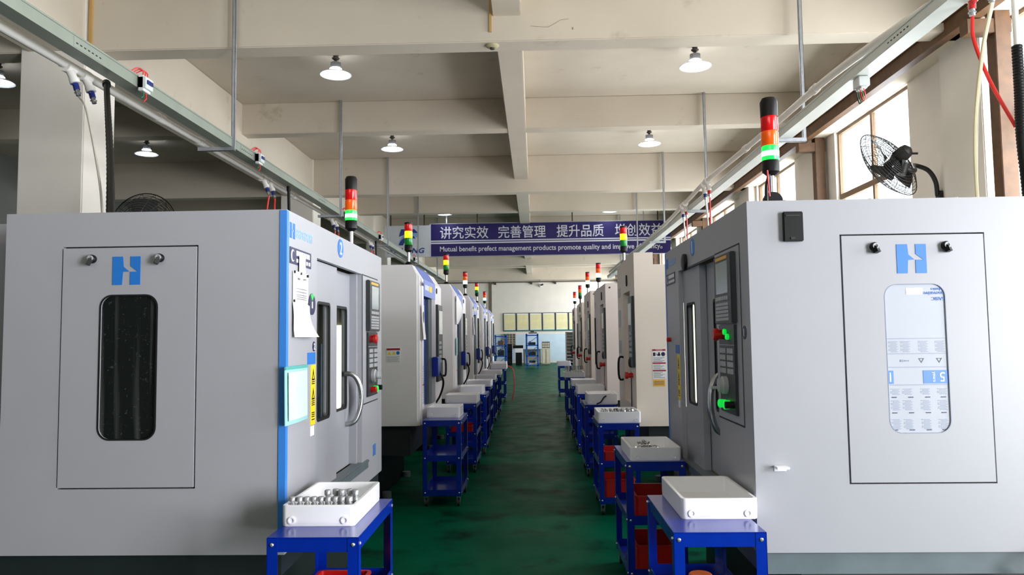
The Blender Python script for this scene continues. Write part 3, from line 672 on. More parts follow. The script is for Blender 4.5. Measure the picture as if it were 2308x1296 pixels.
    # roof bolts
    for q in (.2, .6, 1.0):
        yy = .25 if side == 'left' else W - .08
        mb().lathe([(.014, HT), (.014, HT + .008), (.007, HT + .016)], 10, (-q, yy, 0)).build('roof_bolt', ZINC, t)
    return t
V2 = vmc('grey machining centre with blue corner stripe and number 2, nearest on the left', (-1.165, 3.5, 0), 0, 'left', 2)
V1 = vmc('pale grey machining centre with white window film and number 1, nearest on the right', (.99, 3.5 + W, 0), PI, 'right', 1)
tower(V2, -.135, 1.8, HT, 'green', None, .17)
tw = tower(V1, -.2, W - .26, HT, 'green', None, .19)
mb().lathe([(.045, -.02), (.05, 0), (.045, .02)], 20, (-.2, W - .25, HT + .04), (0, 1, 0)).build('swivel_bracket', BLACK, tw)
mb().tube(curve3([(-.165, W - .23, HT), (-.165, W - .23, HT + .1), (-.18, W - .24, HT + .16), (-.19, W - .25, HT + .19)], 5), .009, 6).build('cable', BLACK, tw)
mb().tube([(-.175, W - .215, HT + .06), (-.168, W - .215, HT + .19)], .004, 6).build('red_cable', HOSER, tw)


# papers and pouch on the number 2 machine
np_ = thing('paper_notes', 'white paper notes hung on the aisle side of the number 2 machine', 'paper', (-1.165, 3.5, 0))
P = [(0.08, 1.988), (.2, 1.985), (.331, 1.987), (.335, 1.83)]
def sheet(b, rows, th=.0015):
    for s in (0, th):
        pass
    V = [[b.bm.verts.new((x + k, y, z)) for k in (0, th) for (x, y, z) in r] for r in rows]
    n = len(rows[0])
    for i in range(len(rows) - 1):
        for j in range(n - 1):
            b.bm.faces.new((V[i][j], V[i][j+1], V[i+1][j+1], V[i+1][j])); b.bm.faces.new((V[i][n+j], V[i][n+j+1], V[i+1][n+j+1], V[i+1][n+j]))
        b.bm.faces.new((V[i][0], V[i+1][0], V[i+1][n], V[i][n])); b.bm.faces.new((V[i][n-1], V[i+1][n-1], V[i+1][2*n-1], V[i][2*n-1]))
    for i in (0, len(rows) - 1):
        for j in range(n - 1): b.bm.faces.new((V[i][j], V[i][j+1], V[i][n+j+1], V[i][n+j]))
    return b
sheet(mb(), [[(.004 + .004*math.sin(j*1.5), .085 + .245*j/4, 1.985 - .155*i/3) for j in range(5)] for i in range(4)]).build('upper_sheet', PAPER, np_)
sheet(mb(), [[(.006 + .035*(i/5)**2*(1 if j > 1 else .4) + .004*math.sin(j*2 + i), .08 + (.255 + .06*(i/5)**1.5)*j/4, 1.83 - .165*i/5) for j in range(5)] for i in range(6)]).build('lower_sheet', PAPER, np_)
sheet(mb(), [[(.008, .17 + .10*j/3, 2.07 - .09*i/2) for j in range(4)] for i in range(3)]).build('hanging_slip', PAPER, np_)
textlines(np_, 'print', INK, fx, [(.13, .29, z, z + .003) for z in (1.90, 1.885, 1.87, 1.86, 1.85)] + [(.14, .18, 1.945, 1.955), (.24, .28, 1.95, 1.956)], .0095, .0105)
for a, z in ((.1, 1.98), (.31, 1.975), (.2, 1.98), (.095, 1.84), (.325, 1.83)): mb().lathe([(.007, .006), (.007, .012), (.003, .013)], 10, (0, a, z), (1, 0, 0)).build('magnet', BLACK, np_)
po = thing('document_pouch', 'pale teal document pouch hung on the corner of the number 2 machine', 'pouch', (-1.165, 3.5, 0))
sheet(mb(), [[(.004 + .01*i/5*(1 - abs(j - 2)/3), -.03 + .34*j/4, 1.52 - .265*i/5) for j in range(5)] for i in range(6)], .004).build('pouch', TEAL, po)
mb().box(.003, .014, -.035, .315, 1.512, 1.527).build('top_edge', mat('teal_edge', (90, 170, 164), .4), po, bevel=.003)
sheet(mb(), [[(.016 + .008*i/5*(1 - abs(j - 2)/3), -.005 + .285*j/4, 1.50 - .225*i/5) for j in range(5)] for i in range(6)], .001).build('inner_sheet', mat('paper_seen_through_teal', (196, 226, 222), .5), po)

# ------------------------------------------------------------------ the smaller machines further along the rows
def small_machine(label, loc, rz, kind, Wd, H, m, lit, k):
    """operator face at x = 0, body towards -x; kind 'blue' (left row) or 'beige' (right row)"""
    t = thing('drilling_machine' if kind == 'blue' else 'milling_machine', label, 'machine', loc, rz)
    D = 2.7; zb = .765
    fp = lambda p, q, a: (-p, a, q)
    if kind == 'blue':
        prof = [(.0, zb), (0, H - .14), (.09, H), (D, H), (D, zb)]
        u0, u1 = .22, 1.12; zt = 2.10
        e = mb().prism([(.04, zb), (.04, H - .10), (.09, H), (D, H), (D, zb)], fp, 0, .03).prism([(.015, zb), (.015, H - .125), (.09, H), (D, H), (D, zb)], fp, .03, .10).prism(prof, fp, .10, u0)
        e.prism(prof, fp, u1, Wd)
        e.prism([(.1, zt), (.1, H - .002), (D, H - .002), (D, zt)], fp, u0, u1)
        e.prism([(0, zb), (0, .92), (D, .92), (D, zb)], fp, u0, u1).prism([(.9, .92), (.9, zt), (D, zt), (D, .92)], fp, u0, u1)
        e.build('enclosure', m, t, smooth=False)
        hd = mb().prism([(-.004, zt), (-.004, H - .135), (.085, H + .002), (.3, H + .002), (.3, zt)], fp, u0 + .002, u1).build('header', BROB, t, smooth=False)
        textlines(hd, 'faded_print', WHITE, fx, [(u0 + .08 + q*.05, u0 + .115 + q*.05, 2.17, 2.225) for q in range(6)], .004, .0055)
        textlines(hd, 'yellow_label', YELS, fx, [(u0 + .40, u0 + .62, 2.165, 2.23)], .004, .0055)
        text('lettering', 'brother', NAVY, t, (.0012, .165, 2.225), (0, 1, 0), (0, 0, 1), .17, .05, bold=.02)
        ms = [BROD, BROD, DGREY, DGREY, DGREY][k - 1]
        do = mb()
        hl = [rect(u0 + .06 + a * .18, u0 + .20 + a * .18, 1.12 + b * .16, 1.24 + b * .16) for a in range(2) for b in range(5)]
        do.plate(rect(u0 + .01, u0 + .50, .93, zt - .01), hl, fx, -.09, -.05)
        do = do.build('door', ms, t, smooth=False)
        mb().box(-.085, -.08, u0 + .03, u0 + .48, 1.08, 1.95).build('door_window', mat('blue_dark_glass', (18, 34, 84), .12), do, smooth=False)
        mb().box(-.06, -.02, u0 + .50, u1 - .28, .93, zt - .01).build('door_frame', SILLM, t, smooth=False)
        mb().box(-.05, .0, u1 - .28, u1, .93, zt).build('side_post', VMCD, t, smooth=False)
        # control unit beyond the door
        cp = mb().box(-.01, .03, u1 + .05, Wd - .1, 1.14, 2.05).build('control_panel', DGREY, t, bevel=.005)
        mb().box(.03, .036, u1 + .1, Wd - .16, 1.70, 1.98).build('screen', SCREEN, cp, smooth=False)
        kk = mb()
        for r_ in range(5):
            for q in range(4): kk.box(.03, .037, u1 + .1 + q*.06, u1 + .14 + q*.06, 1.36 + r_*.055, 1.395 + r_*.055)
        kk.build('keypad', MGREY, cp, smooth=False)
        mb().tube(curve3([(.03, Wd - .2, 1.2), (.075, Wd - .2, 1.21), (.075, Wd - .2, 1.38), (.03, Wd - .2, 1.40)], 4), .012, 8).build('handle', BLACK, cp)
        mb().box(.0, .07, u1 - .30, u1 - .06, 1.22, 1.44).build('tool_holder', CARTB, t, bevel=.008)
        mb().tube(curve3([(.05, u1 - .1, 1.3), (.1, u1 - .05, 1.15), (.06, u1, 1.0), (.0, u1 + .05, .9)], 5), .012, 6).build('coolant_gun_hose', BLACK, t)
        # prints
        st = mb().prism(rect(.21, .35, 1.41, 1.555), lambda p, q, a: (-p, -a, q), 0, .003).build('warning_sticker', WHITE, t, smooth=False)
        fe = lambda p, q, a: (-p, -a, q)
        textlines(st, 'red_bar', WARNR, fe, [(.21, .35, 1.535, 1.555)], .003, .004)
        for q in (.30, .255, ): mb().prism([(q, 1.49), (q + .04, 1.49), (q + .02, 1.525)], fe, .003, .004).build('warning_triangle', YELS, st, smooth=False)
        mb().prism(circ(.233, 1.507, .018), fe, .003, .004).build('blue_mark', BLUE, st, smooth=False)
        textlines(st, 'fine_print', INK, fe, [(.215 + .02*(i % 2), .345, 1.42 + i*.012, 1.423 + i*.012) for i in range(5)], .003, .004)
        textlines(t, 'instruction_print', INK, fx, [(.12 + .02*(i % 2), .2, .98 + i*.018, .985 + i*.018) for i in range(22)], .0, .002)
        textlines(t, 'orange_print', ORB, fx, [(.12, .2, 1.16, 1.18)], .0, .003)
        mb().lathe([(.03, 0), (.035, .01)], 16, (0, u1 + .12, H - .2), (1, 0, 0)).build('badge', BLACK, t)
        tx, ty = -.155, .2
    else:
        u1 = Wd - .37; u0 = Wd - .95; zt = 2.12
        prof = [(0, zb), (0, H), (.19, H), (.19, H - .12), (D, H - .12), (D, zb)]
        e = mb().prism(prof, fp, 0, u0).prism(prof, fp, u1, Wd).prism([(0, zt), (0, H), (.19, H), (.19, H - .12), (D, H - .12), (D, zt)], fp, u0, u1)
        e.prism([(0, zb), (0, .95), (D, .95), (D, zb)], fp, u0, u1).prism([(.8, .95), (.8, zt), (D, zt), (D, .95)], fp, u0, u1)
        e.build('enclosure', m, t, smooth=False)
        do = mb().plate(rect(u0 + .01, u0 + .33, .96, zt - .02), [rect(u0 + .06, u0 + .28, 1.2, 1.9)], fx, -.12, -.07).build('door', m, t, smooth=False)
        mb().box(-.10, -.09, u0 + .06, u0 + .28, 1.2, 1.9).build('door_window', mat('amber_glass', (96, 84, 58), .1), do, smooth=False)
        mb().tube(curve3([(-.02, u0 - .10, 1.17), (.05, u0 - .10, 1.18), (.05, u0 - .10, 1.40), (-.02, u0 - .10, 1.41)], 4), .012, 8).build('handle', BLACK, t)
        cp = mb().box(-.01, .025, u1 + .03, Wd - .04, 1.34, 2.05).build('control_panel', DGREY, t, bevel=.005)
        mb().box(.025, .03, u1 + .06, Wd - .08, 1.76, 1.98).build('screen', SCREEN, cp, smooth=False)
        kk = mb()
        for r_ in range(5):
            for q in range(4): kk.box(.025, .031, u1 + .06 + q*.06, u1 + .10 + q*.06, 1.44 + r_*.055, 1.475 + r_*.055)
        kk.build('keypad', MGREY, cp, smooth=False)
        mb().lathe([(.025, .0), (.025, .05), (.035, .05), (.035, .08)], 16, (0, u1 + .12, 1.25), (1, 0, 0)).build('emergency_stop', REDB, t)
        mb().lathe([(.05, 0), (.05, .03), (.03, .04)], 20, (0, u1 + .1, 1.38), (1, 0, 0)).build('handwheel', BLACK, cp)
        mb().box(-.05, .004, u1 - .05, u1 + .04, .82, 1.3).build('hose_bundle', BLACK, t, bevel=.02)
        mb().prism(ell(u0 + .37, 2.24, .04, .06), fx, 0, .012).build('badge', BLACK, t, smooth=False)
        textlines(t, 'grey_plate', MGREY, fx, [(.08, .28, 2.1, 2.2), (.06, .3, 1.75, 1.95), (.06, .3, 1.45, 1.6)], 0, .004)
        fe = lambda p, q, a: (-p, Wd + a, q)
        if k == 1:
            st = mb().prism(rect(.163, .292, 1.228, 1.518), fe, 0, .003).build('warning_sheet', WHITE, t, smooth=False)
            textlines(st, 'red_bar', WARNR, fe, [(.163, .292, 1.500, 1.518), (.163, .292, 1.373, 1.387), (.163, .292, 1.300, 1.314)], .003, .004)
            text('lettering', 'WARNING', WHITE, st, (-.2275, Wd + .0045, 1.509), (-1, 0, 0), (0, 0, 1), .07, .011)
            mb().prism(circ(.268, 1.468, .02), fe, .003, .004).build('blue_mark', NAVY, st, smooth=False)
            textlines(st, 'pictogram', BLACK, fe, [(.17, .19, 1.45, 1.485), (.195, .2, 1.455, 1.48), (.21, .24, 1.452, 1.47), (.22, .235, 1.47, 1.487)], .003, .004)
            textlines(st, 'fine_print', INK, fe, [(.17, .28 - .02*(i % 3), z, z + .004) for i, z in enumerate((1.432, 1.422, 1.412, 1.402, 1.392, 1.36, 1.35, 1.34, 1.33, 1.32, 1.288, 1.278, 1.268, 1.258, 1.248, 1.238))], .003, .004)
            oy = mb().prism(rect(.166, .28, 1.155, 1.218), fe, 0, .003).build('orange_sticker', WARNO, t, smooth=False)
            textlines(oy, 'fine_print', INK, fe, [(.175, .27, z, z + .004) for z in (1.2, 1.19, 1.18, 1.17)], .003, .004)
        else:
            mb().prism(circ(.06, H - .06, .012), fe, 0, .004).build('dot_mark', BLACK, t, smooth=False)
        tx, ty = -.07, .12
        if k in (2, 4): mb().box(-.005, .02, .2, .26, 1.2, 1.95).build('cloth_strip', BLACK, t)
    mb().box(-D + .1, -.12, .06, Wd - .06, .46, zb).build('lower_apron', BASEG, t, smooth=False)
    mb().box(-D + .1, -.45, .12, Wd - .12, 0, .46).build('base', BLACK, t, smooth=False)
    for q in (.25, Wd - .25): mb().cyl((-.4, q, 0), (-.4, q, .06), .05, 12).build('levelling_foot', SILLM, t)
    tower(t, tx, ty, H, lit, False, .17, 1.0, kind == 'beige' and k == 4)
    return t
LS = [(7.7, 1.7, 2.412, 'yellow', 'grey white drilling machine with periwinkle header, just beyond machine number 2'),
      (11.1, 1.65, 2.452, 'yellow', 'grey white drilling machine with periwinkle header, third in the left row'),
      (14.2, 1.6, 2.452, 'white', 'grey white drilling machine fourth in the left row with its tower lit pale green'),
      (17.1, 1.5, 2.45, 'yellow', 'grey white drilling machine fifth in the left row with its tower lit yellow'),
      (19.8, 1.5, 2.41, 'white', 'grey white drilling machine at the far end of the left row')]
for i, (y, wd, H, lit, lb) in enumerate(LS):
    small_machine(lb, (-1.17, y, 0), 0, 'blue', wd, H, BROG, lit, i + 1)
RS = [(7.5, 1.5, 2.478, 'yellow', 'beige milling machine with a red barred warning sheet, next beyond the number 1 machine', BEIG),
      (10.55, 2.0, 2.39, 'white', 'pinkish grey milling machine third in the right row', BEIG2),
      (13.4, 1.7, 2.46, 'white', 'beige milling machine fourth in the right row', BEIG),
      (15.9, 1.75, 2.37, 'off', 'beige milling machine fifth in the right row with an unlit tower on a black pole', BEIG),
      (18.7, 1.3, 2.36, 'white', 'pale milling machine at the far end of the right row', BEIG2)]
for i, (y, wd, H, lit, lb, m) in enumerate(RS):
    small_machine(lb, (.99, y + wd, 0), PI, 'beige', wd, H, m, lit, i + 1)
# papers on the small machines
pp = thing('paper_notes', 'paper sheet with a dark round badge on the second left machine', 'paper', (-1.17, 7.7, 0))
sheet(mb(), [[(.004 + .02*(i/4)**2, .05 + .16*j/3, 2.0 - .36*i/4) for j in range(4)] for i in range(5)]).build('sheet', PAPER, pp)
mb().prism(ell(.14, 1.87, .035, .06), fx, .008, .011).build('badge', DGREY, pp, smooth=False)
pp = thing('paper_notes', 'curled white paper sheet on the third left machine', 'paper', (-1.164, 11.1, 0))
sheet(mb(), [[(.004 + .07*math.sin(PI*i/6)*(j/3), .05 + .22*j/3, 2.28 - .42*i/6) for j in range(4)] for i in range(7)]).build('sheet', PAPER, pp)
mb().lathe([(.006, .003), (.006, .009)], 8, (0, .08, 2.26), (1, 0, 0)).build('magnet', BLACK, pp)
pp = thing('document_pouch', 'small teal document pouch on the third left machine', 'pouch', (-1.17, 11.1, 0))
sheet(mb(), [[(.004, .04 + .16*j/3, 1.66 - .26*i/3) for j in range(4)] for i in range(4)], .004).build('pouch', TEAL, pp)
pp = thing('paper_notes', 'white paper sheet on the fourth left machine', 'paper', (-1.17, 14.2, 0))
sheet(mb(), [[(.004 + .02*(i/4)**2, .05 + .16*j/3, 2.05 - .34*i/4) for j in range(4)] for i in range(5)]).build('sheet', PAPER, pp)

# ------------------------------------------------------------------ trolleys
CW, CL, CZ = .38, .74, .8415
def cart0():
    t = thing('tool_cart', 'x', 'cart')
    for nm, z in (('top_shelf', CZ), ('middle_shelf', .50), ('bottom_shelf', .165)):
        b = mb()
        if nm == 'top_shelf':
            b.box(0, CW, 0, CL, z - .006, z)
            b.box(.004, CW - .004, .002, .006, z - .06, z - .006).box(.004, CW - .004, CL - .006, CL - .002, z - .06, z - .006).box(.002, .006, .006, CL - .006, z - .06, z - .006).box(CW - .006, CW - .002, .006, CL - .006, z - .06, z - .006)
        else:
            b.box(.005, CW - .005, .005, CL - .005, z - .055, z - .05)
            b.box(.004, CW - .004, .002, .006, z - .06, z).box(.004, CW - .004, CL - .006, CL - .002, z - .06, z).box(.002, .006, .006, CL - .006, z - .06, z).box(CW - .006, CW - .002, .006, CL - .006, z - .06, z)
        b.build(nm, CARTB, t, bevel=.0015)
    for (x, y, sx, sy) in ((0, 0, 1, 1), (CW, 0, -1, 1), (0, CL, 1, -1), (CW, CL, -1, -1)):
        a = 0.045; b = mb()
        b.box(min(x, x + sx*a), max(x, x + sx*a), min(y, y - 0 + sy*.003), max(y, y + sy*.003), .1, CZ - .002)
        b.box(min(x, x + sx*.003), max(x, x + sx*.003), min(y, y + sy*a), max(y, y + sy*a), .1, CZ - .002)
        lg = b.build('leg', CARTB, t, smooth=False)
        for z in (CZ - .03, .47, .135):
            mb().lathe([(.008, 0), (.008, -sy*.003), (.004, -sy*.006)], 10, (x + sx*.022, y, z), (0, 1, 0)).build('bolt', ZINC, lg)
            mb().lathe([(.008, 0), (.008, -sx*.003), (.004, -sx*.006)], 10, (x, y + sy*.022, z), (1, 0, 0)).build('bolt', ZINC, lg)
        cs = mb().box(x + sx*.03 - .02, x + sx*.03 + .02, y + sy*.04 - .025, y + sy*.04 + .025, .09, .105).box(x + sx*.03 - .018, x + sx*.03 - .014, y + sy*.04 - .015, y + sy*.04 + .015, .03, .09).box(x + sx*.03 + .014, x + sx*.03 + .018, y + sy*.04 - .015, y + sy*.04 + .015, .03, .09).build('caster', ZINC, t, smooth=False)
        mb().cyl((x + sx*.03 - .012, y + sy*.04, .036), (x + sx*.03 + .012, y + sy*.04, .036), .036, 16).build('wheel', RUBBER, cs)
    return t
C0 = cart0()
ordn = ['nearest the camera', 'second from the camera', 'third from the camera', 'fourth from the camera', 'fifth from the camera', 'sixth from the camera', 'seventh from the camera', 'farthest from the camera']
LC = [(-1.115, 3.13), (-1.125, 7.5), (-1.115, 9.36), (-1.09, 10.83), (-1.13, 12.55), (-1.16, 14.47), (-1.15, 16.31), (-1.16, 19.48)]
RC = [(.557, 3.18), (.575, 4.94), (.577, 7.1), (.578, 9.03), (.58, 10.74), (.593, 12.45), (.6, 15.1), (.64, 21.1)]
for i, (x, y) in enumerate(LC):
    o = C0 if i == 0 else clone(C0, (x, y, 0)); o.location = (x, y, 0)
    tag(o, 'blue three shelf steel cart along the left row, ' + ordn[i], None, 'blue carts of the left row')
for i, (x, y) in enumerate(RC):
    o = clone(C0, (x, y, 0)); tag(o, 'blue three shelf steel cart along the right row, ' + ordn[i], None, 'blue carts of the right row')

# ------------------------------------------------------------------ white trays
def tray_mesh(w_, l_, h_, corks=True):
    t = thing('parts_tray', 'x', 'tray')
    o = mb(); th = .016; r = .022
    out, inn = rrect(0, w_, 0, l_, r), rrect(th, w_ - th, th, l_ - th, r * .6)
    o.plate(out, [inn], fz, .012, h_).prism(rrect(.001, w_ - .001, .001, l_ - .001, r), fz, 0, .014)
    o.build('tray_body', TRAYW, t, bevel=.002)
    for x in (.045, w_ - .045):
        mb().lathe([(.016, 0), (.016, -.006), (.010, -.006), (.008, -.002)], 18, (x, .001, .026), (0, 1, 0)).build('plug', TRAYW, t)
    return t
TRL = [(-1.115, 3.31, .322, .54, .09, 'on the nearest left cart, with rows of knobbed grey parts'), (-1.12, 7.75, .34, .42, .105, 'on the second left cart'), (-1.14, 9.48, .41, .42, .1, 'on the third left cart'), (-1.11, 10.98, .35, .42, .11, 'on the fourth left cart'),
       (-1.16, 12.65, .42, .45, .1, 'on the fifth left cart'), (-1.15, 14.6, .38, .45, .09, 'on the sixth left cart'), (-1.165, 16.5, .42, .45, .1, 'on the seventh left cart'), (-1.165, 19.7, .42, .45, .12, 'on the farthest left cart')]
TRR = [(.634, 3.40, .335, .54, .09, 'on the nearest right cart, empty'), (.605, 4.975, .33, .54, .085, 'on the second right cart, holding a heap of shiny bits'), (.58, 7.15, .40, .50, .1, 'on the third right cart, full of small shiny parts'), (.62, 9.13, .36, .5, .12, 'on the fourth right cart'),
       (.585, 10.78, .395, .5, .11, 'on the fifth right cart'), (.595, 12.5, .385, .5, .1, 'on the sixth right cart'), (.575, 15.15, .41, .5, .1, 'on the seventh right cart, with upright metal fittings'), (.61, 21.2, .37, .45, .13, 'on the farthest right cart')]
for x, y, a, b, c, nm in TRL + TRR:
    o = tray_mesh(a, b, c); o.location = (x, y, CZ); tag(o, 'white plastic parts tray ' + nm, None, 'white parts trays')
# second tray row ends seen behind the far left carts
o = tray_mesh(.36, .3, .06); o.location = (-1.12, 20.02, CZ + .12); tag(o, 'white plastic tray lying on top of the farthest left tray', None, 'white parts trays')

# ------------------------------------------------------------------ workpieces
def knob_part():
    t = thing('turned_part', 'grey turned metal part standing in the tray on the nearest left cart', 'metal part', (0, 0, 0), 0, 'turned parts in the nearest left tray')
    mb().lathe([(.013, 0), (.013, .086), (.009, .088), (.009, .094)], 14).build('shank', PART, t)
    mb().lathe([(.008, .092), (.0145, .094), (.0155, .098), (.0155, .114), (.0125, .118), (.004, .119)], 8).build('knob', PART, t)
    return t
K0 = knob_part(); first = True; x, y = -1.115, 3.31
for r_ in range(2):
    for q in range(9):
        px = x + .035 + q * .0315 + (.0 if r_ == 0 else .012); py = y + .045 + r_ * .065
        if r_ == 1 and q < 4: continue
        if r_ == 1: py += .02 * (q % 2)
        o = K0 if first else clone(K0, (0, 0, 0)); first = False
        o.location = (px, py, CZ + .017); o.rotation_euler = (0, 0, q)
        sc = .86 if r_ == 0 else 1.0; o.scale = (1, 1, sc)
for q in range(3):
    o = clone(K0, (x + .2 + q*.035, y + .2, CZ + .017))
bit = mb().lathe([(.006, 0), (.006, .03), (.011, .032), (.011, .04)], 10).box(-.004, .004, -.004, .004, .04, .048)
bit = tag(bit.build('chrome_bit', CHROME), 'tiny shiny bit in the heap in the second right tray', 'metal part', 'heap of shiny bits')
rnd = random.Random(3); first = True; x, y = .605 + .155, 4.975 + .27
for k in range(60):
    a = rnd.random() * 2 * PI; rr = abs(rnd.gauss(0, .5)) ; rr = min(rr, 1.0)
    o = bit if first else bit.copy()
    if not first: C.objects.link(o)
    first = False
    o.location = (x + .075 * rr * math.cos(a), y + .15 * rr * math.sin(a), CZ + .03 + (1 - rr) * .06 * rnd.random())
    o.rotation_euler = (PI/2 + rnd.uniform(-.5, .5), rnd.uniform(-.6, .6), rnd.random() * 6.28)
fit = thing('turned_fitting', 'small shiny fitting standing in rows in the third right tray', 'metal part', (0, 0, 0), 0, 'fittings in the third right tray')
mb().lathe([(.018, 0), (.018, .05), (.012, .055), (.012, .075)], 10).build('fitting_body', CHROME, fit)
mb().lathe([(.014, .074), (.014, .09), (.006, .095)], 6).build('hex_head', CHROME, fit)
first = True; x, y = .58, 7.15
for r_ in range(3):
    for q in range(8):
        o = fit if first else clone(fit, (0, 0, 0)); first = False
        o.location = (x + .05 + q * .042 + rnd.uniform(-.008, .008), y + .05 + r_ * .1 + rnd.uniform(-.01, .01), CZ + .018); o.rotation_euler = (rnd.uniform(-.15, .15), rnd.uniform(-.15, .15), rnd.random() * 6)
up = thing('upright_fitting', 'upright forked metal fitting in the seventh right tray', 'metal part', (0, 0, 0), 0, 'upright fittings in the seventh right tray')
mb().lathe([(.02, 0), (.02, .09), (.012, .1), (.012, .13)], 10).build('stem', CHROME, up)
mb().box(-.022, -.012, -.01, .01, .13, .2).box(.012, .022, -.01, .01, .13, .2).box(-.022, .022, -.01, .01, .125, .135).build('fork', CHROME, up)
first = True; x, y = .57, 15.15
for r_ in range(2):
    for q in range(7):
        o = up if first else clone(up, (0, 0, 0)); first = False
        o.location = (x + .045 + q * .053, y + .06 + r_ * .2, CZ + .022); o.rotation_euler = (0, 0, q * .7)
wr_ = tag(mb().tube(curve3([(0, 0, 0), (.05, .02, .02), (.09, .05, .07), (.12, .06, .09)], 5), .008, 6).build('hand_tool', BLACK), 'dark hand tool lying on the fourth right cart front', 'tool'); wr_.location = (.72, 9.06, CZ + .008)

# bins and jug on the lower shelves
def bin_(label, x, y, z, w_, l_, h_):
    o = mb().plate(rrect(0, w_, 0, l_, .02), [rrect(.01, w_ - .01, .01, l_ - .01, .015)], fz, .005, h_).prism(rrect(0, w_, 0, l_, .02), fz, 0, .006)
    o.plate(rrect(-.008, w_ + .008, -.008, l_ + .008, .024), [rrect(.004, w_ - .004, .004, l_ - .004, .018)], fz, h_ - .012, h_)
    b = o.build('plastic_bin', REDBIN, bevel=.002); b.location = (x, y, z); return tag(b, label, 'bin', 'red bins on cart shelves')
bin_('red plastic bin on the middle shelf of the nearest left cart', -1.04, 3.25, .453, .24, .4, .1)
bin_('red plastic bin on the middle shelf of the second right cart', .64, 5.0, .453, .27, .42, .16)
bin_('red plastic bin on the bottom shelf of the second right cart', .64, 5.0, .118, .27, .42, .18)
bin_('red plastic bin on the middle shelf of the third right cart', .63, 7.16, .453, .28, .4, .12)
bin_('red plastic bin on the bottom shelf of the third right cart', .63, 7.16, .118, .28, .4, .2)
bin_('red plastic bin on the middle shelf of the third left cart', -1.06, 9.42, .453, .27, .4, .11)
bin_('red plastic bin on the bottom shelf of the nearest right cart', .61, 3.24, .118, .27, .4, .14)
jg = thing('plastic_jug', 'orange plastic jug on the middle shelf of the nearest right cart', 'jug', (.70, 3.36, .452))
mb().lathe([(.05, 0), (.055, .01), (.055, .12), (.045, .135)], 24).build('jug_body', ORANGE, jg)
mb().lathe([(.05, .135), (.05, .165), (.045, .17)], 24).build('cap', ORANGE, jg)
o = mb().tube(curve3([(3.3, 3.42, .02), (2.6, 3.4, .18), (2.28, 3.38, .52), (2.2, 3.36, .60), (2.5, 3.3, .72)], 8), .016, 8).build('air_hose', HOSER); tag(o, 'red hose looping under the number 1 machine at lower right', 'hose')
o = mb().tube(curve3([(-.74, 20.2, .9), (-.6, 20.1, .8), (-.56, 20, .4), (-.62, 19.9, .02)], 8), .012, 8).build('air_hose', HOSER); tag(o, 'dark red hose hanging beside the farthest left cart', 'hose')

# ------------------------------------------------------------------ fans
def fan(label, loc, axis, r, parts):
    t = thing('industrial_fan', label, 'fan', loc); a = Vector(axis).normalized()
    u = a.cross(Vector((0, 0, 1))).normalized(); v = a.cross(u)
    def pt(rr, th, z): return a * z + (u * math.cos(th) + v * math.sin(th)) * rr
    for nm, sg in (('front_guard', 1), ('rear_guard', -1)):
        g = mb(); dep = .15
        zf = lambda rr: sg * dep * (1 - (rr / r) ** 3)
        for k in range(1, 15):
            rr = r * k / 14
            g.tube([pt(rr, 2*PI*i/36, zf(rr)) for i in range(36)], .0028 if k < 14 else .006, 4, closed=True)
        for k in range(16):
            g.tube([pt(r * (.12 + .88*i/5), 2*PI*k/16 + .1*i/5, zf(r*(.12 + .88*i/5))) for i in range(6)], .003, 4)
        g.build(nm, FANB, t)
    for k in range(3):
        b = mb(); th0 = 2*PI*k/3 + .5; n = 6
        rows = []
        for i in range(n):
            rr = r * (.15 + .72 * i / (n - 1)); wd = .28 + .25 * math.sin(PI * i / (n - 1) * .8 + .4)
            rows.append([pt(rr, th0 + wd * (j - 1), .045 * (j - 1)) for j in range(3)])
        for off in (0, .004):
            vs = [[b.bm.verts.new(p + a * off) for p in r_] for r_ in rows]
            for i in range(n - 1):
                for j in range(2): b.bm.faces.new((vs[i][j], vs[i][j+1], vs[i+1][j+1], vs[i+1][j]))
        b.build('blade', FANB, t)
    m = mb().lathe([(.03, .06), (.05, .04), (.05, -.05), (.075, -.11), (.09, -.13), (.095, -.24), (.08, -.3), (.03, -.33)], 20, (0, 0, 0), a).build('motor', FANB, t)
    parts(t, a, u, v)
    return t
def wallfan(t, a, u, v):
    back = a * -.2; low = back + Vector((0, 0, -.14))
    base = Vector((5.58, 10.42, 3.52)) - t.location
    mb().bar(back + Vector((0, 0, .05)), back + Vector((0, 0, -.25)), .1, .04).cyl(back + Vector((-.02, 0, -.26)), back + Vector((.03, 0, -.12)), .06, 12).build('yoke', FANB, t)
    s = back + Vector((0, 0, -.17)); top = base + Vector((-.04, 0, .30))
    mb().tube(curve3([s, s + Vector((.2, .1, -.02)), base + Vector((-.35, -.02, .42)), base + Vector((-.15, 0, .36)), base + Vector((-.05, 0, .2)), base + Vector((-.03, 0, .0))], 6), .032, 10).build('arm', FANB, t)
    mb().box(base.x - .03, base.x + .02, base.y - .06, base.y + .06, base.z - .2, base.z + .06).cyl(base + Vector((-.03, 0, -.1)), base + Vector((-.1, -.06, -.1)), .02, 8).build('wall_plate', FANB, t, bevel=.006)
    mb().cyl(a * -.3 + Vector((0, 0, -.05)), a * -.38 + Vector((.05, 0, -.1)), .014, 8).build('pull_knob', FANB, t)
fan('black wall fan on a curved arm in front of the bright right window', (4.64, 9.85, 3.84), (-.46, .70, -.42), .49, wallfan)
def floorfan(t, a, u, v):
    mb().cyl((0, .2, -.05), (0, .2, -2.75), .025, 12).build('pole', FANB, t)
    mb().lathe([(.3, -2.87), (.3, -2.84), (.05, -2.78), (.03, -2.7)], 24, (0, .2, 0)).build('foot', FANB, t)
    mb().bar((0, .2, 0), (0, .2, -.15), .07, .04).build('yoke', FANB, t)
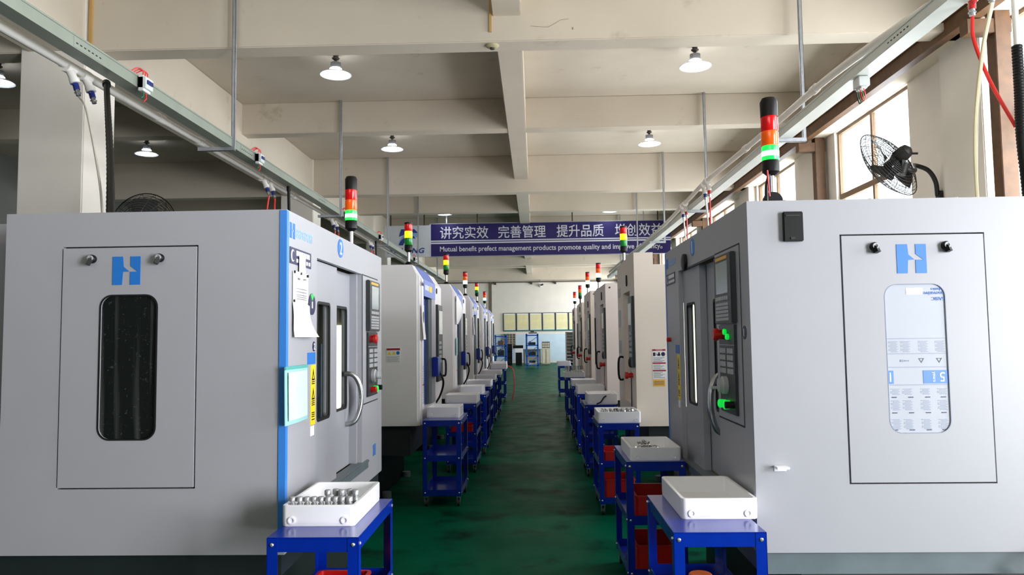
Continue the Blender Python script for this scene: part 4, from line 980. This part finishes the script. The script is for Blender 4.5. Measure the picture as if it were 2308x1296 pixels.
fan('black pedestal fan standing behind the number 2 machine', (-4.24, 8.0, 2.87), (-.1, -1, .08), .40, floorfan)

# ------------------------------------------------------------------ banner and logo sign
bn = thing('banner_sign', 'long purple hanging banner with white slogan in two languages', 'banner', (0, 26.6, 0))
mb().box(-3.68, 4.83, 0, .06, 4.555, 5.715).build('board', BANNER, bn, smooth=False)
mb().box(-3.7, 4.85, -.012, .07, 4.535, 4.557).box(-3.7, 4.85, -.012, .07, 5.713, 5.735).build('edge_trim', MGREY, bn, smooth=False)
mb().box(-3.68, 4.83, -.004, 0, 5.085, 5.125).box(-3.68, 4.83, -.004, 0, 5.005, 5.055).box(-3.7, -3.66, -.006, 0, 4.55, 5.72).build('white_stripe', BANWH, bn, smooth=False)
for s_, x0, x1 in (('讲究实效', -3.33, -1.61), ('完善管理', -1.26, .43), ('提升品质', .82, 2.48), ('增创效益', 2.88, 4.54)):
    text('slogan_characters', s_, BANWH, bn, ((x0 + x1) / 2, -.006, 5.40), (1, 0, 0), (0, 0, 1), x1 - x0, .44, ex=.006, bold=.007)
text('slogan_lettering', 'Mutual benefit prefect management products promote quality and improve efficiency。', BANWH, bn, (.6, -.006, 4.79), (1, 0, 0), (0, 0, 1), 7.87, .235, ex=.006, bold=.012)
for x in (-2.0, 1.38, 4.4): mb().box(x - .02, x + .02, .02, .06, 5.73, ZC).build('hanger', SOCK, bn, smooth=False)
for x in (-3.1, 3.9): mb().box(x - .02, x + .02, .02, .06, 5.73, ZC).build('hanger', GALV, bn, smooth=False)
ls = thing('logo_sign', 'pale grey sign board with blue wave emblem and italic letters, left of the banner', 'sign', (0, 26.6, 0))
mb().box(-5.30, -3.70, 0, .05, 4.55, 5.68).build('board', SIGNP, ls, smooth=False)
def arc(cx, cz, r, a0, a1, n=10): return [(cx + r*math.cos(R(a0 + (a1-a0)*k/n)), cz + r*math.sin(R(a0 + (a1-a0)*k/n))) for k in range(n + 1)]
mb().prism([(-4.72, 5.55), (-4.25, 5.55), (-4.1, 5.4), (-4.3, 5.42), (-4.55, 5.38), (-4.8, 5.28), (-4.76, 5.44)], fy, -.006, 0).build('emblem_crest', SIGNB, ls, smooth=False)
mb().prism(arc(-4.35, 4.98, .45, 60, 170) + arc(-4.3, 4.94, .34, 165, 60), fy, -.006, 0).build('emblem_wave', SIGNL, ls, smooth=False)
mb().prism(arc(-4.38, 4.86, .45, 75, 165) + arc(-4.3, 4.84, .38, 160, 75), fy, -.007, 0).build('emblem_wave', SIGNB, ls, smooth=False)
text('lettering', 'XIN ONG', SIGNB, ls, (-4.55, -.005, 4.78), (1, 0, 0), (0, 0, 1), 1.34, .19, ex=.005, bold=.02, shear=.25)
for x in (-5.1, -3.9): mb().box(x - .02, x + .02, .01, .05, 5.68, ZC).build('hanger', SOCK, ls, smooth=False)

# ------------------------------------------------------------------ the end wall
for i in range(6):
    x = -2.03 + i * .845
    t = thing('framed_poster', ['leftmost', 'second', 'third', 'fourth', 'fifth', 'sixth and rightmost'][i] + ' framed cream poster in the row on the end wall', 'poster', (x, 48.93, 2.05), 0, 'framed posters on the end wall')
    mb().plate(rect(0, .82, 0, 1.18), [rect(.03, .79, .03, 1.15)], fy, 0, .05).build('frame', PFRAME, t, smooth=False)
    mb().box(.03, .79, .02, .04, .03, 1.15).build('white_margin', WHITE, t, smooth=False)
    mb().box(.07, .75, .012, .02, .12, 1.08).build('print', POSTER, t, smooth=False)
    mb().box(.05, .77, .010, .02, .035, .085).build('footer_strip', TEALP, t, smooth=False)
def rack(label, x, y, w_, d_, hh, top):
    t = thing('steel_rack', label, 'rack', (x, y, 0))
    for a in (0, w_ - .06):
        for b in (0, d_ - .06): mb().box(a - .02, a + .07, b, b + .06, 0, hh).build('post', RACKB, t, smooth=False)
    for z in (.12, .62, 1.18, hh - .12): mb().box(0, w_, 0, d_, z, z + .06).build('shelf', RACKB, t, smooth=False)
    for z in (.2, .75, 1.28): mb().bar((.05, .0, z), (w_ - .05, .0, z + .4), .03, .03).build('brace', RACKB, t, smooth=False)
    return t
rack('tall blue steel rack standing free near the end wall in the middle', -.49, 40.5, .66, .6, 1.84, True)
rack('tall blue steel rack at the end of the left machine row', -2.18, 40.3, .66, .6, 1.80, False)
def stuff(name, label, cat, x, y, z, boxes, m):
    t = thing(name, label, cat, (x, y, z))
    for nm, b, mm in boxes: mb().box(*b).build(nm, mm or m, t, bevel=.01)
    return t
stuff('metal_block', 'grey machine part heap on top of the middle blue rack', 'metal part', -.35, 40.6, 1.84, [('block', (0, .45, 0, .35, 0, .08), GREYC), ('knob', (.1, .3, .05, .25, .08, .15), SOCK)], GREYC)
stuff('vise', 'dark vise on the upper shelf of the middle blue rack', 'vise', -.38, 40.65, 1.243, [('body', (0, .4, 0, .3, 0, .14), BASEG), ('jaw', (.05, .15, .05, .25, .14, .2), GREYC)], BASEG)
stuff('vise', 'dark vise on the lower shelf of the middle blue rack', 'vise', -.38, 40.65, .683, [('body', (0, .4, 0, .3, 0, .18), BASEG), ('jaw', (.2, .32, .05, .25, .18, .26), GREYC)], BASEG)
stuff('metal_block', 'pale metal plates on the bottom shelf of the middle blue rack', 'metal part', -.36, 40.65, .183, [('plate', (0, .42, 0, .3, 0, .1), CREAM), ('plate', (.03, .36, 0, .3, .1, .22), BASEG)], CREAM)
stuff('carton', 'brown carton on the upper shelf of the left blue rack', 'box', -2.0, 40.5, 1.243, [('carton_body', (0, .3, 0, .3, 0, .24), mat('cardboard', (128, 92, 62), .8))], CREAM)
stuff('metal_block', 'dark machine part on the lower shelf of the left blue rack', 'metal part', -2.02, 40.5, .683, [('block', (0, .35, 0, .3, 0, .3), BASEG), ('knob', (.1, .2, .1, .2, .3, .36), GREYC)], BASEG)
cb = stuff('cabinet', 'low cream cabinet against the end wall right of the middle rack', 'cabinet', .38, 45, 0, [('carcass', (0, .5, .02, .5, .06, 1.0), CREAM), ('door', (.02, .24, 0, .02, .1, .95), CREAM), ('door', (.26, .48, 0, .02, .1, .95), CREAM), ('plinth', (.02, .48, .04, .46, 0, .06), GREYC)], CREAM)
cr = thing('drawer_box', 'grey louvred box on top of the low cream cabinet', 'box', (.4, 45.02, 1.0))
mb().box(0, .47, .01, .4, 0, .38).build('casing', GREYC, cr, bevel=.006)
for z in (.06, .2):
    for q in range(4): mb().box(.03 + q*.11, .11 + q*.11, 0, .012, z, z + .1).build('drawer', CREAM, cr, smooth=False)
mc = stuff('bench_grinder', 'white and black bench machine left of the middle rack', 'machine', -1.22, 45, 0, [('stand', (.05, .42, 0, .4, 0, .75), BLACK), ('body', (0, .45, 0, .45, .75, 1.0), BROG), ('head', (-.1, .5, .05, .35, 1.0, 1.18), BLACK)], BLACK)
stuff('tool_cabinet', 'black tool cabinet beside the left blue rack', 'cabinet', -1.85, 45.5, 0, [('carcass', (0, .45, .02, .5, 0, 1.25), BLACK), ('drawer', (.03, .42, 0, .03, .1, .4), BASEG), ('drawer', (.03, .42, 0, .03, .45, .75), BASEG), ('drawer', (.03, .42, 0, .03, .8, 1.15), BASEG)], BLACK)
stuff('workbench', 'grey workbench behind the middle blue rack', 'bench', -.75, 46.5, 0, [('worktop', (0, 1.1, 0, .6, .85, .92), GREYC), ('leg', (.02, .1, .02, .1, 0, .85), GREYC), ('leg', (1.0, 1.08, .02, .1, 0, .85), GREYC), ('back_panel', (.1, 1.0, .5, .54, .1, .85), CREAM)], GREYC)
gr = thing('louvre_panel', 'brown grey slatted panel on the end wall behind the left rack', 'panel', (-2.1, 48.9, .95))
mb().plate(rect(0, .85, 0, .95), [rect(.04 + a*.2, .2 + a*.2, .05 + b*.15, .17 + b*.15) for a in range(4) for b in range(6)], fy, 0, .05).build('grille', mat('grille_tan', (170, 158, 138), .6), gr, smooth=False)
mb().box(.02, .83, .05, .08, .02, .93).build('backing', GREYC, gr, smooth=False)
sh = thing('shelf_unit', 'dark shelf unit with many pale shelves by the end wall on the right', 'shelf', (1.82, 45, 0))
mb().box(0, .06, 0, .5, 0, 1.94).box(.9, .96, 0, .5, 0, 1.94).box(0, .96, .46, .5, 0, 1.94).box(0, .96, 0, .5, 1.9, 1.94).build('casing', GREYC, sh, smooth=False)
for k in range(9): mb().box(.06, .9, .02, .46, .12 + k*.2, .15 + k*.2).build('shelf', MGREY if k < 4 else GREYC, sh, smooth=False)
cd = thing('wall_conduit', 'brown conduit running along the top of the end wall and down its left side', 'conduit', (0, 48.9, 0))
mb().box(-8, 5.4, 0, .08, 5.2, 5.27).build('horizontal_run', CONDB, cd, smooth=False)
mb().box(-2.9, -2.78, 0, .08, .0, 5.2).build('downpipe', CONDB, cd, smooth=False)
for x in (-2.55, -.2, 1.35): mb().box(x - .07, x + .07, -.06, .06, 5.08, 5.24).build('junction_box', SOCK, cd, bevel=.01)
mb().cyl((.35, 0, 5.2), (.35, 0, 6.2), .02, 8).build('riser', CONDB, cd)
cc = thing('security_camera', 'small security camera on the end wall below the conduit', 'camera', (.4, 48.95, 4.98))
mb().lathe([(.1, 0), (.1, -.06), (.06, -.1)], 16, (0, 0, 0), (0, 1, 0)).build('bracket', BREAK, cc)
mb().cyl((.05, -.08, .04), (.14, -.3, .06), .055, 12).build('camera_body', BLACK, cc)
